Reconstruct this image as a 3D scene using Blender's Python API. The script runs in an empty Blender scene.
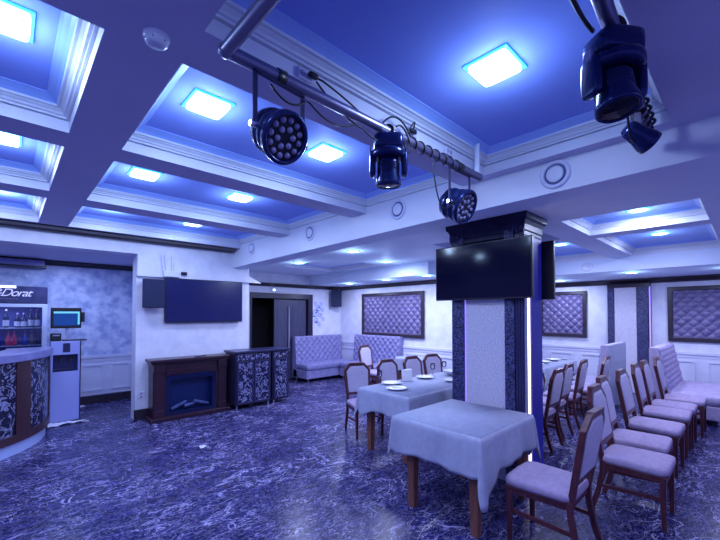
import bpy, math, random
from mathutils import Vector, Matrix
random.seed(7)
scene = bpy.context.scene
COL = scene.collection
PI = math.pi

# ------------------------------------------------------------------ materials
def mat(name, color, rough=0.5, metal=0.0, emit=None, estr=0.0, spec=0.5):
    m = bpy.data.materials.new(name); m.use_nodes = True
    b = m.node_tree.nodes['Principled BSDF']
    b.inputs['Base Color'].default_value = (*color, 1)
    b.inputs['Roughness'].default_value = rough
    b.inputs['Metallic'].default_value = metal
    b.inputs['Specular IOR Level'].default_value = spec
    if emit:
        b.inputs['Emission Color'].default_value = (*emit, 1)
        b.inputs['Emission Strength'].default_value = estr
    return m

def nodes(m):
    nt = m.node_tree
    return nt, nt.nodes, nt.links, nt.nodes['Principled BSDF']

def noisy(name, c0, c1, scale=8.0, rough=0.5, detail=4.0, lo=0.35, hi=0.65, bump=0.0, bscale=None, metal=0.0, stretch=(1, 1, 1), spec=0.5):
    m = mat(name, c0, rough, metal, spec=spec)
    nt, N, L, b = nodes(m)
    tc = N.new('ShaderNodeTexCoord'); mp = N.new('ShaderNodeMapping')
    mp.inputs['Scale'].default_value = stretch
    L.new(tc.outputs['Object'], mp.inputs['Vector'])
    n = N.new('ShaderNodeTexNoise'); n.inputs['Scale'].default_value = scale; n.inputs['Detail'].default_value = detail
    L.new(mp.outputs['Vector'], n.inputs['Vector'])
    r = N.new('ShaderNodeValToRGB')
    r.color_ramp.elements[0].position = lo; r.color_ramp.elements[0].color = (*c0, 1)
    r.color_ramp.elements[1].position = hi; r.color_ramp.elements[1].color = (*c1, 1)
    L.new(n.outputs['Fac'], r.inputs['Fac']); L.new(r.outputs['Color'], b.inputs['Base Color'])
    if bump:
        n2 = N.new('ShaderNodeTexNoise'); n2.inputs['Scale'].default_value = bscale or scale * 6
        n2.inputs['Detail'].default_value = 3
        L.new(mp.outputs['Vector'], n2.inputs['Vector'])
        bp = N.new('ShaderNodeBump'); bp.inputs['Strength'].default_value = bump; bp.inputs['Distance'].default_value = 0.01
        L.new(n2.outputs['Fac'], bp.inputs['Height']); L.new(bp.outputs['Normal'], b.inputs['Normal'])
    return m

def marble(name, dark, mid, vein, s1=2.0, s2=6.0, w1=0.03, w2=0.03, rough=0.25, warp=0.6, amount2=0.7, seam=None):
    m = mat(name, dark, rough)
    nt, N, L, b = nodes(m)
    tc = N.new('ShaderNodeTexCoord')
    nw = N.new('ShaderNodeTexNoise'); nw.inputs['Scale'].default_value = s1 * 1.3; nw.inputs['Detail'].default_value = 6
    L.new(tc.outputs['Object'], nw.inputs['Vector'])
    mx = N.new('ShaderNodeMixRGB'); mx.blend_type = 'LINEAR_LIGHT'; mx.inputs['Fac'].default_value = warp * 0.3
    L.new(tc.outputs['Object'], mx.inputs['Color1']); L.new(nw.outputs['Color'], mx.inputs['Color2'])
    def veins(s, w):
        v = N.new('ShaderNodeTexVoronoi'); v.feature = 'DISTANCE_TO_EDGE'; v.inputs['Scale'].default_value = s
        L.new(mx.outputs['Color'], v.inputs['Vector'])
        r = N.new('ShaderNodeValToRGB'); r.color_ramp.elements[0].position = 0; r.color_ramp.elements[0].color = (1, 1, 1, 1)
        r.color_ramp.elements[1].position = w; r.color_ramp.elements[1].color = (0, 0, 0, 1)
        L.new(v.outputs['Distance'], r.inputs['Fac'])
        return r
    a, c = veins(s1, w1), veins(s2, w2)
    nm = N.new('ShaderNodeTexNoise'); nm.inputs['Scale'].default_value = s1 * 0.9; nm.inputs['Detail'].default_value = 5
    L.new(tc.outputs['Object'], nm.inputs['Vector'])
    rm = N.new('ShaderNodeValToRGB'); rm.color_ramp.elements[0].position = 0.42; rm.color_ramp.elements[1].position = 0.62
    L.new(nm.outputs['Fac'], rm.inputs['Fac'])
    mul = N.new('ShaderNodeMath'); mul.operation = 'MULTIPLY'; L.new(c.outputs['Color'], mul.inputs[0]); L.new(rm.outputs['Color'], mul.inputs[1])
    mul2 = N.new('ShaderNodeMath'); mul2.operation = 'MULTIPLY'; mul2.inputs[1].default_value = amount2; L.new(mul.outputs[0], mul2.inputs[0])
    nm3 = N.new('ShaderNodeTexNoise'); nm3.inputs['Scale'].default_value = s1 * 1.7
    L.new(tc.outputs['Object'], nm3.inputs['Vector'])
    mul3 = N.new('ShaderNodeMath'); mul3.operation = 'MULTIPLY'; L.new(a.outputs['Color'], mul3.inputs[0]); L.new(nm3.outputs['Fac'], mul3.inputs[1])
    mxm = N.new('ShaderNodeMath'); mxm.operation = 'MAXIMUM'; L.new(mul3.outputs[0], mxm.inputs[0]); L.new(mul2.outputs[0], mxm.inputs[1])
    base = N.new('ShaderNodeMixRGB'); base.inputs['Color1'].default_value = (*dark, 1); base.inputs['Color2'].default_value = (*mid, 1)
    nb = N.new('ShaderNodeTexNoise'); nb.inputs['Scale'].default_value = s2 * 0.8; nb.inputs['Detail'].default_value = 8
    L.new(mx.outputs['Color'], nb.inputs['Vector'])
    rb = N.new('ShaderNodeValToRGB'); rb.color_ramp.elements[0].position = 0.4; rb.color_ramp.elements[1].position = 0.7
    L.new(nb.outputs['Fac'], rb.inputs['Fac']); L.new(rb.outputs['Color'], base.inputs['Fac'])
    fin = N.new('ShaderNodeMixRGB'); L.new(base.outputs['Color'], fin.inputs['Color1']); fin.inputs['Color2'].default_value = (*vein, 1)
    L.new(mxm.outputs[0], fin.inputs['Fac'])
    L.new(fin.outputs['Color'], b.inputs['Base Color'])
    return m

def streaked(name, dark, mid, vein, rough):
    m = mat(name, dark, rough, spec=0.2)
    nt, N, L, b = nodes(m)
    tc = N.new('ShaderNodeTexCoord')
    def math_(op, a, c=None, clamp=False):
        n = N.new('ShaderNodeMath'); n.operation = op; n.use_clamp = clamp
        for i, q in enumerate((a, c)):
            if q is None: continue
            if isinstance(q, (int, float)): n.inputs[i].default_value = q
            else: L.new(q, n.inputs[i])
        return n.outputs[0]
    def noise(scale, detail, dist, rot, st, rough_=0.55):
        mp = N.new('ShaderNodeMapping'); mp.inputs['Rotation'].default_value = (0, 0, rot); mp.inputs['Scale'].default_value = st
        L.new(tc.outputs['Object'], mp.inputs['Vector'])
        n = N.new('ShaderNodeTexNoise'); n.inputs['Scale'].default_value = scale; n.inputs['Detail'].default_value = detail
        n.inputs['Distortion'].default_value = dist; n.inputs['Roughness'].default_value = rough_
        L.new(mp.outputs['Vector'], n.inputs['Vector']); return n.outputs['Fac']
    def ridge(f, k):
        d = math_('ABSOLUTE', math_('SUBTRACT', f, 0.5)); return math_('POWER', math_('SUBTRACT', 1.0, math_('MULTIPLY', d, k), True), 1.5)
    v1 = math_('MULTIPLY', ridge(noise(2.6, 7, 0.9, 0.5, (1, 1.9, 1)), 64), math_('MULTIPLY', math_('SUBTRACT', noise(1.3, 3, 0, 0, (1, 1, 1)), 0.38, True), 4.5, True))
    v2 = math_('MULTIPLY', ridge(noise(7.5, 8, 1.0, 0.35, (1, 2.0, 1)), 46), math_('MULTIPLY', math_('SUBTRACT', noise(2.3, 4, 0, 1, (1, 1, 1)), 0.42, True), 5.0, True))
    v3 = math_('MULTIPLY', ridge(noise(17, 6, 0.8, 0.2, (1, 1.5, 1)), 26), 0.26)
    vv = math_('MAXIMUM', math_('MAXIMUM', v1, math_('MULTIPLY', v2, 1.0)), v3, True)
    bs = N.new('ShaderNodeMixRGB'); bs.inputs['Color1'].default_value = (*dark, 1); bs.inputs['Color2'].default_value = (*mid, 1)
    r = N.new('ShaderNodeValToRGB'); r.color_ramp.elements[0].position = 0.38; r.color_ramp.elements[1].position = 0.66
    L.new(noise(9, 9, 0.4, 0.4, (1, 1.3, 1), 0.7), r.inputs['Fac']); L.new(r.outputs['Color'], bs.inputs['Fac'])
    fin = N.new('ShaderNodeMixRGB'); L.new(bs.outputs['Color'], fin.inputs['Color1']); fin.inputs['Color2'].default_value = (*vein, 1)
    L.new(vv, fin.inputs['Fac']); L.new(fin.outputs['Color'], b.inputs['Base Color'])
    return m

def ornate(name, dark, light, scale=22.0, rough=0.35):
    m = mat(name, dark, rough)
    nt, N, L, b = nodes(m)
    tc = N.new('ShaderNodeTexCoord')
    n = N.new('ShaderNodeTexNoise'); n.inputs['Scale'].default_value = scale; n.inputs['Detail'].default_value = 2; n.inputs['Distortion'].default_value = 2.2
    L.new(tc.outputs['Object'], n.inputs['Vector'])
    r = N.new('ShaderNodeValToRGB'); e = r.color_ramp.elements
    e[0].position = 0.50; e[0].color = (*dark, 1); e[1].position = 0.56; e[1].color = (*light, 1)
    x = r.color_ramp.elements.new(0.64); x.color = (*dark, 1)
    L.new(n.outputs['Fac'], r.inputs['Fac']); L.new(r.outputs['Color'], b.inputs['Base Color'])
    bp = N.new('ShaderNodeBump'); bp.inputs['Strength'].default_value = 0.5; bp.inputs['Distance'].default_value = 0.01
    L.new(n.outputs['Fac'], bp.inputs['Height']); L.new(bp.outputs['Normal'], b.inputs['Normal'])
    return m

def wood(name, c0, c1, rough=0.35):
    return noisy(name, c0, c1, scale=14, rough=rough, detail=5, lo=0.3, hi=0.7, stretch=(4, 4, 0.6))

def glassy(name, tint=(0.9, 0.93, 1.0), gl=0.12):
    m = bpy.data.materials.new(name); m.use_nodes = True
    nt = m.node_tree; N, L = nt.nodes, nt.links; N.clear()
    o = N.new('ShaderNodeOutputMaterial'); t = N.new('ShaderNodeBsdfTransparent'); t.inputs[0].default_value = (*tint, 1)
    g = N.new('ShaderNodeBsdfGlossy'); g.inputs['Roughness'].default_value = 0.05
    f = N.new('ShaderNodeFresnel'); f.inputs[0].default_value = 1.45
    a = N.new('ShaderNodeMath'); a.operation = 'ADD'; a.inputs[1].default_value = gl - 0.05
    L.new(f.outputs[0], a.inputs[0])
    mx = N.new('ShaderNodeMixShader'); L.new(a.outputs[0], mx.inputs[0]); L.new(t.outputs[0], mx.inputs[1]); L.new(g.outputs[0], mx.inputs[2])
    L.new(mx.outputs[0], o.inputs[0])
    return m

M = {}
M['white'] = noisy('white_paint', (0.70, 0.72, 0.82), (0.74, 0.76, 0.86), 3, 0.45)
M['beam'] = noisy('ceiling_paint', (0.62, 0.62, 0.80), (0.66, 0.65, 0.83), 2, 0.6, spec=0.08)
M['coffer'] = noisy('coffer_led_tint', (0.27, 0.36, 0.94), (0.30, 0.39, 0.96), 2, 0.6, spec=0.08)  # blue cast of the LED panels put into the base colour
M['lowlit'] = noisy('low_ceiling_lit', (0.72, 0.80, 0.96), (0.76, 0.84, 0.98), 2, 0.6, spec=0.08)  # lighter copy of the ceiling paint, extra brightness put into its colour
M['cove'] = noisy('cove_led_tint', (0.30, 0.43, 0.93), (0.34, 0.47, 0.95), 2, 0.4)  # cyan-blue panel light tinted into the colour of cove and low coffer tops
M['wall'] = noisy('plaster_wall', (0.66, 0.67, 0.80), (0.76, 0.77, 0.87), 5, 0.55, bump=0.15, bscale=40)
M['walltex'] = noisy('mottled_wall', (0.32, 0.38, 0.66), (0.66, 0.70, 0.90), 7, 0.5, detail=8, lo=0.36, hi=0.62)
M['wainscot'] = noisy('wainscot_paint', (0.66, 0.67, 0.84), (0.70, 0.71, 0.87), 3, 0.4)
M['floor'] = streaked('marble_floor', (0.007, 0.006, 0.050), (0.023, 0.020, 0.135), (0.56, 0.53, 0.86), 0.27)
M['darktrim'] = wood('dark_trim', (0.018, 0.012, 0.026), (0.04, 0.027, 0.045))
M['fire'] = wood('mahogany', (0.022, 0.008, 0.020), (0.045, 0.016, 0.03), 0.3)
M['wood'] = wood('walnut', (0.055, 0.015, 0.025), (0.12, 0.036, 0.044), 0.3)
M['legwood'] = wood('table_wood', (0.15, 0.055, 0.04), (0.26, 0.11, 0.075), 0.35)
M['fabric'] = noisy('seat_fabric', (0.33, 0.265, 0.42), (0.41, 0.33, 0.50), 30, 0.85, bump=0.2, bscale=220)
M['backfab'] = noisy('back_fabric', (0.46, 0.43, 0.58), (0.54, 0.51, 0.66), 40, 0.85, bump=0.2, bscale=220)
M['sofa'] = noisy('sofa_velvet', (0.19, 0.18, 0.39), (0.26, 0.25, 0.48), 12, 0.6, bump=0.15, bscale=150)
M['sofapale'] = noisy('pale_sofa_velvet', (0.34, 0.29, 0.46), (0.43, 0.37, 0.56), 12, 0.7, bump=0.15, bscale=150)
M['sofaback'] = noisy('sofa_rear_cloth', (0.30, 0.32, 0.48), (0.36, 0.38, 0.54), 12, 0.7)
M['tuft'] = noisy('tufted_leather', (0.105, 0.088, 0.21), (0.17, 0.145, 0.30), 10, 0.4)
M['cloth'] = noisy('grey_tablecloth', (0.33, 0.36, 0.50), (0.38, 0.41, 0.56), 20, 0.8, bump=0.12, bscale=300)
M['plate'] = mat('white_china', (0.88, 0.90, 0.92), 0.15)
M['napkin'] = mat('white_napkin', (0.95, 0.95, 0.95), 0.8)
M['glass'] = glassy('clear_glass', (0.97, 0.98, 1.0), 0.07)
M['pane'] = glassy('fridge_pane', (0.85, 0.9, 1.0), 0.10)
M['black'] = mat('black_plastic', (0.012, 0.012, 0.02), 0.35)
M['blackmatte'] = noisy('speaker_cloth', (0.006, 0.011, 0.05), (0.012, 0.018, 0.07), 200, 0.8)
M['tv'] = mat('tv_screen', (0.003, 0.003, 0.02), 0.1, spec=0.3)
M['tvwall'] = mat('tv_screen_blue', (0.012, 0.014, 0.09), 0.22, spec=0.6)
M['pipe'] = mat('steel_pipe', (0.25, 0.24, 0.36), 0.35, 0.8)
M['lampblack'] = mat('lamp_housing', (0.014, 0.026, 0.12), 0.2, 0.5)
M['bracket'] = mat('bracket_paint', (0.05, 0.05, 0.12), 0.35, 0.5)
M['capital'] = noisy('dark_lacquer', (0.012, 0.010, 0.04), (0.025, 0.02, 0.07), 12, 0.35, spec=0.25)
M['groove'] = mat('vent_groove', (0.10, 0.12, 0.30), 0.6)
M['lens'] = mat('lamp_lens', (0.25, 0.25, 0.45), 0.1, 0.0)
M['chrome'] = mat('chrome', (0.7, 0.7, 0.8), 0.15, 1.0)
M['cable'] = mat('black_cable', (0.01, 0.01, 0.02), 0.5)
M['panelglow'] = mat('led_panel_glow', (0.8, 0.9, 1), 0.4, emit=(0.30, 0.62, 1.0), estr=9.0)
M['downglow'] = mat('downlight_glow', (0.8, 0.9, 1), 0.4, emit=(0.40, 0.72, 1.0), estr=9.0)
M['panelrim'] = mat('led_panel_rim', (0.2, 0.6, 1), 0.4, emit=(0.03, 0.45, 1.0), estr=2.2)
M['warmstrip'] = mat('led_strip_white', (1, 1, 1), 0.4, emit=(1.0, 0.88, 0.95), estr=4.0)
M['violet'] = mat('led_strip_violet', (0.6, 0.4, 1), 0.4, emit=(0.30, 0.20, 1.0), estr=0.75)
M['stone'] = noisy('mosaic_stone', (0.50, 0.48, 0.60), (0.68, 0.66, 0.76), 60, 0.5, detail=3, bump=0.3, bscale=80)
M['ornate'] = ornate('baroque_strip', (0.007, 0.007, 0.045), (0.15, 0.16, 0.40), 26)
M['darkpanel'] = ornate('dark_relief', (0.010, 0.010, 0.05), (0.08, 0.08, 0.24), 14)
M['navy'] = mat('navy_edge', (0.025, 0.025, 0.09), 0.3)
M['blueglow'] = mat('blue_face_glow', (0.012, 0.012, 0.10), 0.4, emit=(0.012, 0.012, 0.42), estr=0.30)  # dark blue pillar face, weak glow added to light the floor
M['barmarble'] = ornate('bar_marble', (0.014, 0.014, 0.045), (0.30, 0.31, 0.55), 7.5, 0.25)
M['cabmarble'] = ornate('cabinet_marble', (0.014, 0.014, 0.06), (0.34, 0.35, 0.62), 9.5, 0.25)
M['bartop'] = noisy('bar_top', (0.17, 0.17, 0.40), (0.22, 0.22, 0.47), 8, 0.3)
M['plinth'] = mat('bar_plinth', (0.40, 0.50, 0.85), 0.35)
M['barbrown'] = wood('bar_brown', (0.035, 0.014, 0.025), (0.07, 0.028, 0.04))
M['coolbody'] = mat('cooler_white', (0.38, 0.43, 0.82), 0.35)
M['cooldark'] = mat('cooler_dark', (0.02, 0.025, 0.10), 0.3)
M['fridgewhite'] = mat('fridge_white', (0.62, 0.68, 0.88), 0.35)
M['fridgein'] = mat('fridge_inside', (0.08, 0.10, 0.36), 0.5)
M['headsign'] = noisy('header_panel', (0.02, 0.02, 0.09), (0.045, 0.045, 0.14), 9, 0.3)
M['signwhite'] = mat('sign_white', (0.75, 0.72, 0.95), 0.4, emit=(0.62, 0.55, 0.9), estr=0.35)
M['signglow'] = mat('sign_tube', (0.8, 0.9, 1), 0.4, emit=(0.6, 0.75, 1.0), estr=3.0)
M['screen'] = mat('pos_screen', (0.01, 0.05, 0.18), 0.2, emit=(0.01, 0.09, 0.42), estr=0.35)
M['screenbar'] = mat('pos_screen_bar', (0.2, 0.5, 0.6), 0.2, emit=(0.12, 0.5, 0.65), estr=0.9)
M['firebox'] = mat('firebox_glass', (0.006, 0.012, 0.06), 0.15)
M['fireback'] = mat('firebox_back', (0.006, 0.018, 0.10), 0.3)
M['log'] = noisy('pale_log', (0.03, 0.05, 0.18), (0.07, 0.10, 0.28), 20, 0.7)
M['door'] = noisy('dark_grey_door', (0.045, 0.045, 0.10), (0.07, 0.07, 0.14), 6, 0.4, stretch=(6, 6, 0.5))
M['doorframe'] = mat('door_frame_paint', (0.02, 0.016, 0.05), 0.35)
M['void'] = mat('dark_hallway', (0.004, 0.004, 0.008), 0.9)
M['plastic'] = mat('white_plastic', (0.68, 0.69, 0.85), 0.35)
M['greyplastic'] = mat('grey_plastic', (0.35, 0.36, 0.55), 0.4)
M['bottledark'] = mat('dark_bottle', (0.015, 0.02, 0.06), 0.1)
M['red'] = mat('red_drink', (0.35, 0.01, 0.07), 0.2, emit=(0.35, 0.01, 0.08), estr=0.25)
M['blue'] = mat('blue_drink', (0.02, 0.05, 0.6), 0.2)
M['amber'] = mat('amber_drink', (0.22, 0.14, 0.12), 0.2)
M['bottlelabel'] = mat('bottle_label', (0.68, 0.66, 0.75), 0.6)
M['bottlecap'] = mat('pale_cap', (0.25, 0.2, 0.42), 0.5)
M['paper'] = mat('paper', (0.8, 0.8, 0.95), 0.8)
M['decal'] = mat('decal_blue', (0.36, 0.42, 0.85), 0.5)
M['decaldark'] = mat('decal_dark', (0.03, 0.03, 0.12), 0.5)

# ------------------------------------------------------------------ mesh helper
class MB:
    def __init__(s): s.v = []; s.f = []; s.sm = []; s.mi = []; s.mats = []; s.cur = 0
    def use(s, m):
        if m not in s.mats: s.mats.append(m)
        s.cur = s.mats.index(m); return s
    def add(s, vs, fs, smooth=False):
        b = len(s.v); s.v += [tuple(v) for v in vs]
        for f in fs: s.f.append([b + i for i in f]); s.sm.append(smooth); s.mi.append(s.cur)
        return s
    def box(s, x0, y0, z0, x1, y1, z1):
        x0, x1 = min(x0, x1), max(x0, x1); y0, y1 = min(y0, y1), max(y0, y1); z0, z1 = min(z0, z1), max(z0, z1)
        return s.add([(x0, y0, z0), (x1, y0, z0), (x1, y1, z0), (x0, y1, z0), (x0, y0, z1), (x1, y0, z1), (x1, y1, z1), (x0, y1, z1)],
                     [(0, 3, 2, 1), (4, 5, 6, 7), (0, 1, 5, 4), (1, 2, 6, 5), (2, 3, 7, 6), (3, 0, 4, 7)])
    def bar(s, p0, p1, w0, d0, w1=None, d1=None):
        # tapered square bar between two points, sections kept in the plane across its main axis
        w1 = w0 if w1 is None else w1; d1 = d0 if d1 is None else d1
        p0, p1 = Vector(p0), Vector(p1); ax = (p1 - p0).normalized()
        u = Vector((1, 0, 0)) if abs(ax.x) < 0.9 else Vector((0, 1, 0))
        w = ax.cross(u).normalized(); u = w.cross(ax).normalized()
        vs = []
        for p, a, b in ((p0, w0, d0), (p1, w1, d1)):
            for sx, sy in ((-1, -1), (1, -1), (1, 1), (-1, 1)): vs.append(p + u * (sx * a / 2) + w * (sy * b / 2))
        return s.add(vs, [(0, 3, 2, 1), (4, 5, 6, 7), (0, 1, 5, 4), (1, 2, 6, 5), (2, 3, 7, 6), (3, 0, 4, 7)])
    def tube(s, pts, r, n=10, cap=True):
        pts = [Vector(p) for p in pts]; rs = r if isinstance(r, (list, tuple)) else [r] * len(pts)
        vs = []; fs = []; prev = None
        for i, p in enumerate(pts):
            t = (pts[min(i + 1, len(pts) - 1)] - pts[max(i - 1, 0)]).normalized()
            if prev is None:
                u = Vector((0, 0, 1)) if abs(t.z) < 0.9 else Vector((1, 0, 0))
            else: u = prev
            w = t.cross(u).normalized(); u = w.cross(t).normalized(); prev = u
            for k in range(n):
                a = 2 * PI * k / n; vs.append(p + (u * math.cos(a) + w * math.sin(a)) * rs[i])
        for i in range(len(pts) - 1):
            for k in range(n):
                fs.append((i * n + k, i * n + (k + 1) % n, (i + 1) * n + (k + 1) % n, (i + 1) * n + k))
        s.add(vs, fs, True)
        if cap:
            s.add(vs[:n][::-1], [tuple(range(n))]); s.add(vs[-n:], [tuple(range(n))])
        return s
    def lathe(s, prof, n=24, mtx=None, smooth=True):
        vs = []; fs = []
        for r, z in prof:
            for k in range(n):
                a = 2 * PI * k / n; v = Vector((r * math.cos(a), r * math.sin(a), z)); vs.append(mtx @ v if mtx else v)
        for i in range(len(prof) - 1):
            for k in range(n):
                fs.append((i * n + k, i * n + (k + 1) % n, (i + 1) * n + (k + 1) % n, (i + 1) * n + k))
        s.add(vs, fs, smooth)
        return s
    def prism(s, poly, fn, t0, t1):
        # polygon (u,v) extruded from t0 to t1; fn(u,v,t) -> xyz
        n = len(poly); vs = [fn(u, v, t0) for u, v in poly] + [fn(u, v, t1) for u, v in poly]
        fs = [tuple(range(n))[::-1], tuple(range(n, 2 * n))] + [(i, (i + 1) % n, n + (i + 1) % n, n + i) for i in range(n)]
        return s.add(vs, fs)
    def ringprism(s, outer, inner, fn, t0, t1):
        n = len(outer); vs = []
        for t in (t0, t1):
            vs += [fn(u, v, t) for u, v in outer] + [fn(u, v, t) for u, v in inner]
        fs = []
        for i in range(n):
            j = (i + 1) % n
            fs += [(i, n + i, n + j, j), (2 * n + i, 2 * n + j, 3 * n + j, 3 * n + i), (i, j, 2 * n + j, 2 * n + i), (n + i, 3 * n + i, 3 * n + j, n + j)]
        return s.add(vs, fs)
    def sell(s, c, a, b, h, e1=0.35, e2=0.25, nu=32, nv=14, fn=None, mtx=None):
        sg = lambda x, e: math.copysign(abs(x) ** e, x)
        vs = []; fs = []
        for i in range(nv + 1):
            ph = -PI / 2 + PI * i / nv
            for k in range(nu):
                th = 2 * PI * k / nu
                p = Vector((a * sg(math.cos(ph), e1) * sg(math.cos(th), e2), b * sg(math.cos(ph), e1) * sg(math.sin(th), e2), h * sg(math.sin(ph), e1)))
                if fn: p = Vector(fn(p))
                p += Vector(c); vs.append(mtx @ p if mtx else p)
        for i in range(nv):
            for k in range(nu): fs.append((i * nu + k, i * nu + (k + 1) % nu, (i + 1) * nu + (k + 1) % nu, (i + 1) * nu + k))
        return s.add(vs, fs, True)
    def grid(s, nu, nv, fn, smooth=True, flip=False):
        vs = [fn(i / nu, j / nv) for j in range(nv + 1) for i in range(nu + 1)]; fs = []
        for j in range(nv):
            for i in range(nu):
                a = j * (nu + 1) + i; q = (a, a + 1, a + nu + 2, a + nu + 1); fs.append(q[::-1] if flip else q)
        return s.add(vs, fs, smooth)
    def build(s, name, m=None, parent=None, bevel=0.0, bseg=2):
        me = bpy.data.meshes.new(name); me.from_pydata(s.v, [], s.f)
        ms = s.mats or [m]
        for k in ms: me.materials.append(k)
        me.polygons.foreach_set('use_smooth', s.sm)
        if s.mats: me.polygons.foreach_set('material_index', s.mi)
        me.update()
        o = bpy.data.objects.new(name, me); COL.objects.link(o)
        if parent: o.parent = parent
        if bevel:
            b = o.modifiers.new('Bevel', 'BEVEL'); b.width = bevel; b.segments = bseg; b.limit_method = 'ANGLE'
        return o

def tag(o, label=None, cat=None, group=None, kind=None):
    if label: o['label'] = label
    if cat: o['category'] = cat
    if group: o['group'] = group
    if kind: o['kind'] = kind
    return o
def thing(name, label, cat, loc=(0, 0, 0), rz=0.0, group=None):
    o = bpy.data.objects.new(name, None); COL.objects.link(o); o.empty_display_size = 0.1
    o.location = loc; o.rotation_euler = (0, 0, rz)
    return tag(o, label, cat, group)
def struct(o, label=None): return tag(o, label, None, None, 'structure')
def dup(root, loc, rz, label=None, group=None):
    r = root.copy(); COL.objects.link(r); r.location = loc; r.rotation_euler = (0, 0, rz)
    if label: r['label'] = label
    if group: r['group'] = group
    for ch in list(root.children):
        c = ch.copy(); COL.objects.link(c); c.parent = r
        for g in list(ch.children):
            d = g.copy(); COL.objects.link(d); d.parent = c
    return r
def track(p, q):
    # matrix with +Z from p towards q
    d = (Vector(q) - Vector(p)).normalized()
    return Matrix.Translation(Vector(p)) @ d.to_track_quat('Z', 'Y').to_matrix().to_4x4()

# ------------------------------------------------------------------ room shell
ZB, ZC = 2.90, 3.08
XF = 3.09
YT = 6.79
ZL = 2.715
def zl(y): return 2.665 - 0.0135 * max(0.0, y)
def zc(y): return ZL

b = MB(); b.add([(-4, -3, 0), (11, -3, 0), (11, 9.2, 0), (-4, 9.2, 0)], [(0, 1, 2, 3)])
struct(b.build('floor', M['floor']), 'dark polished marble floor with pale veins')

def holed_plane(mb, x0, x1, y0, y1, holes, zf):
    xs = sorted({x0, x1, *[h[0] for h in holes], *[h[1] for h in holes]}); ys = sorted({y0, y1, *[h[2] for h in holes], *[h[3] for h in holes]})
    xs = [x for x in xs if x0 <= x <= x1]; ys = [y for y in ys if y0 <= y <= y1]
    for i in range(len(xs) - 1):
        for j in range(len(ys) - 1):
            cx, cy = (xs[i] + xs[i + 1]) / 2, (ys[j] + ys[j + 1]) / 2
            if any(h[0] < cx < h[1] and h[2] < cy < h[3] for h in holes): continue
            mb.add([(xs[i], ys[j], zf(ys[j])), (xs[i + 1], ys[j], zf(ys[j])), (xs[i + 1], ys[j + 1], zf(ys[j + 1])), (xs[i], ys[j + 1], zf(ys[j + 1]))], [(0, 3, 2, 1)])

PROF = [(0, 0), (0, 0.42), (-0.012, 0.425), (-0.012, 0.445), (0.016, 0.45), (0.016, 0.52), (0.03, 0.53), (0.036, 0.60), (0.052, 0.66), (0.048, 0.675), (0.048, 0.69), (0.066, 0.70), (0.070, 0.77), (0.085, 0.86), (0.108, 0.94), (0.122, 0.97), (0.122, 1.0)]
def coffer(idx, x0, x1, y0, y1, zb, zt, prof=PROF, k=1.0, top='coffer'):
    mb = MB(); mb.use(M['white'])
    rings = []
    for d, t in prof:
        d *= k
        rect = [(x0 + d, y0 + d), (x1 - d, y0 + d), (x1 - d, y1 - d), (x0 + d, y1 - d)]
        rings.append([(x, y, zb(y) + (zt - zb(y)) * t) for x, y in rect])
    for q, (a, c) in enumerate(zip(rings, rings[1:])):
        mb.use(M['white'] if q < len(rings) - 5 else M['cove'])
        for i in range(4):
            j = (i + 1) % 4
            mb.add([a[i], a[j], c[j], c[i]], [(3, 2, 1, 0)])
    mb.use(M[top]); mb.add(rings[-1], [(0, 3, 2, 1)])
    return struct(mb.build('ceiling_coffer'), 'recessed ceiling coffer with moulded white crown')

flat = lambda y: ZB
main = [(0.59, XF, 1.86, 3.15), (0.59, XF, 3.43, 4.80), (0.59, XF, 5.11, 6.42),
        (-1.9, 0.28, 1.86, 3.10), (-1.9, 0.28, 3.38, 4.70), (-1.9, 0.28, 5.00, 6.42),
        (0.59, 2.98, 0.33, 1.58), (-1.9, 0.28, 0.33, 1.58)]
mb = MB(); holed_plane(mb, -3.0, XF, -1.6, YT, main, flat)
struct(mb.build('ceiling', M['beam']), 'purple lit ceiling beams between the coffers')
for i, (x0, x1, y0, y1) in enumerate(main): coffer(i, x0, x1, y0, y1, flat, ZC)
# slab over everything keeps outside light out
mb = MB(); mb.box(-3.0, -1.6, 3.2, 11, 9.2, 3.3); struct(mb.build('ceiling', M['white']), 'upper ceiling slab')

# soffit face between main room and low dining zone
mb = MB()
ys = [-1.6, 0, 1, 2, 3, 4, 5, 6, YT]
for a, c in zip(ys, ys[1:]):
    mb.add([(XF, a, zl(a)), (XF, c, zl(c)), (XF, c, ZB), (XF, a, ZB)], [(0, 3, 2, 1)])
struct(mb.build('wall_soffit', M['white']), 'white vertical face of the long dropped ceiling beam')

low = [(4.39, 5.45, 0.30, 1.43), (5.72, 7.9, 0.30, 1.43), (4.50, 5.45, 1.77, 3.2), (5.72, 7.9, 1.77, 3.2), (4.39, 5.45, -1.15, -0.05), (5.72, 7.9, -1.15, -0.05), (4.3, 5.6, 5.3, 6.9)]
mb = MB()
for a, c in zip(ys[:-1] + [YT], ys[1:] + [8.2]):
    mb.add([(XF, a, zl(a)), (3.40, a, zl(a)), (3.40, c, zl(c)), (XF, c, zl(c))], [(0, 3, 2, 1)])
    mb.add([(3.40, a, zl(a)), (3.40, c, zl(c)), (3.40, c, ZL), (3.40, a, ZL)], [(0, 1, 2, 3)])
holed_plane(mb, 3.40, 7.9, -1.6, 4.3, low, zc)
holed_plane(mb, 3.40, 5.9, 4.3, 8.2, low, zc)
ZP = 2.47
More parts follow.
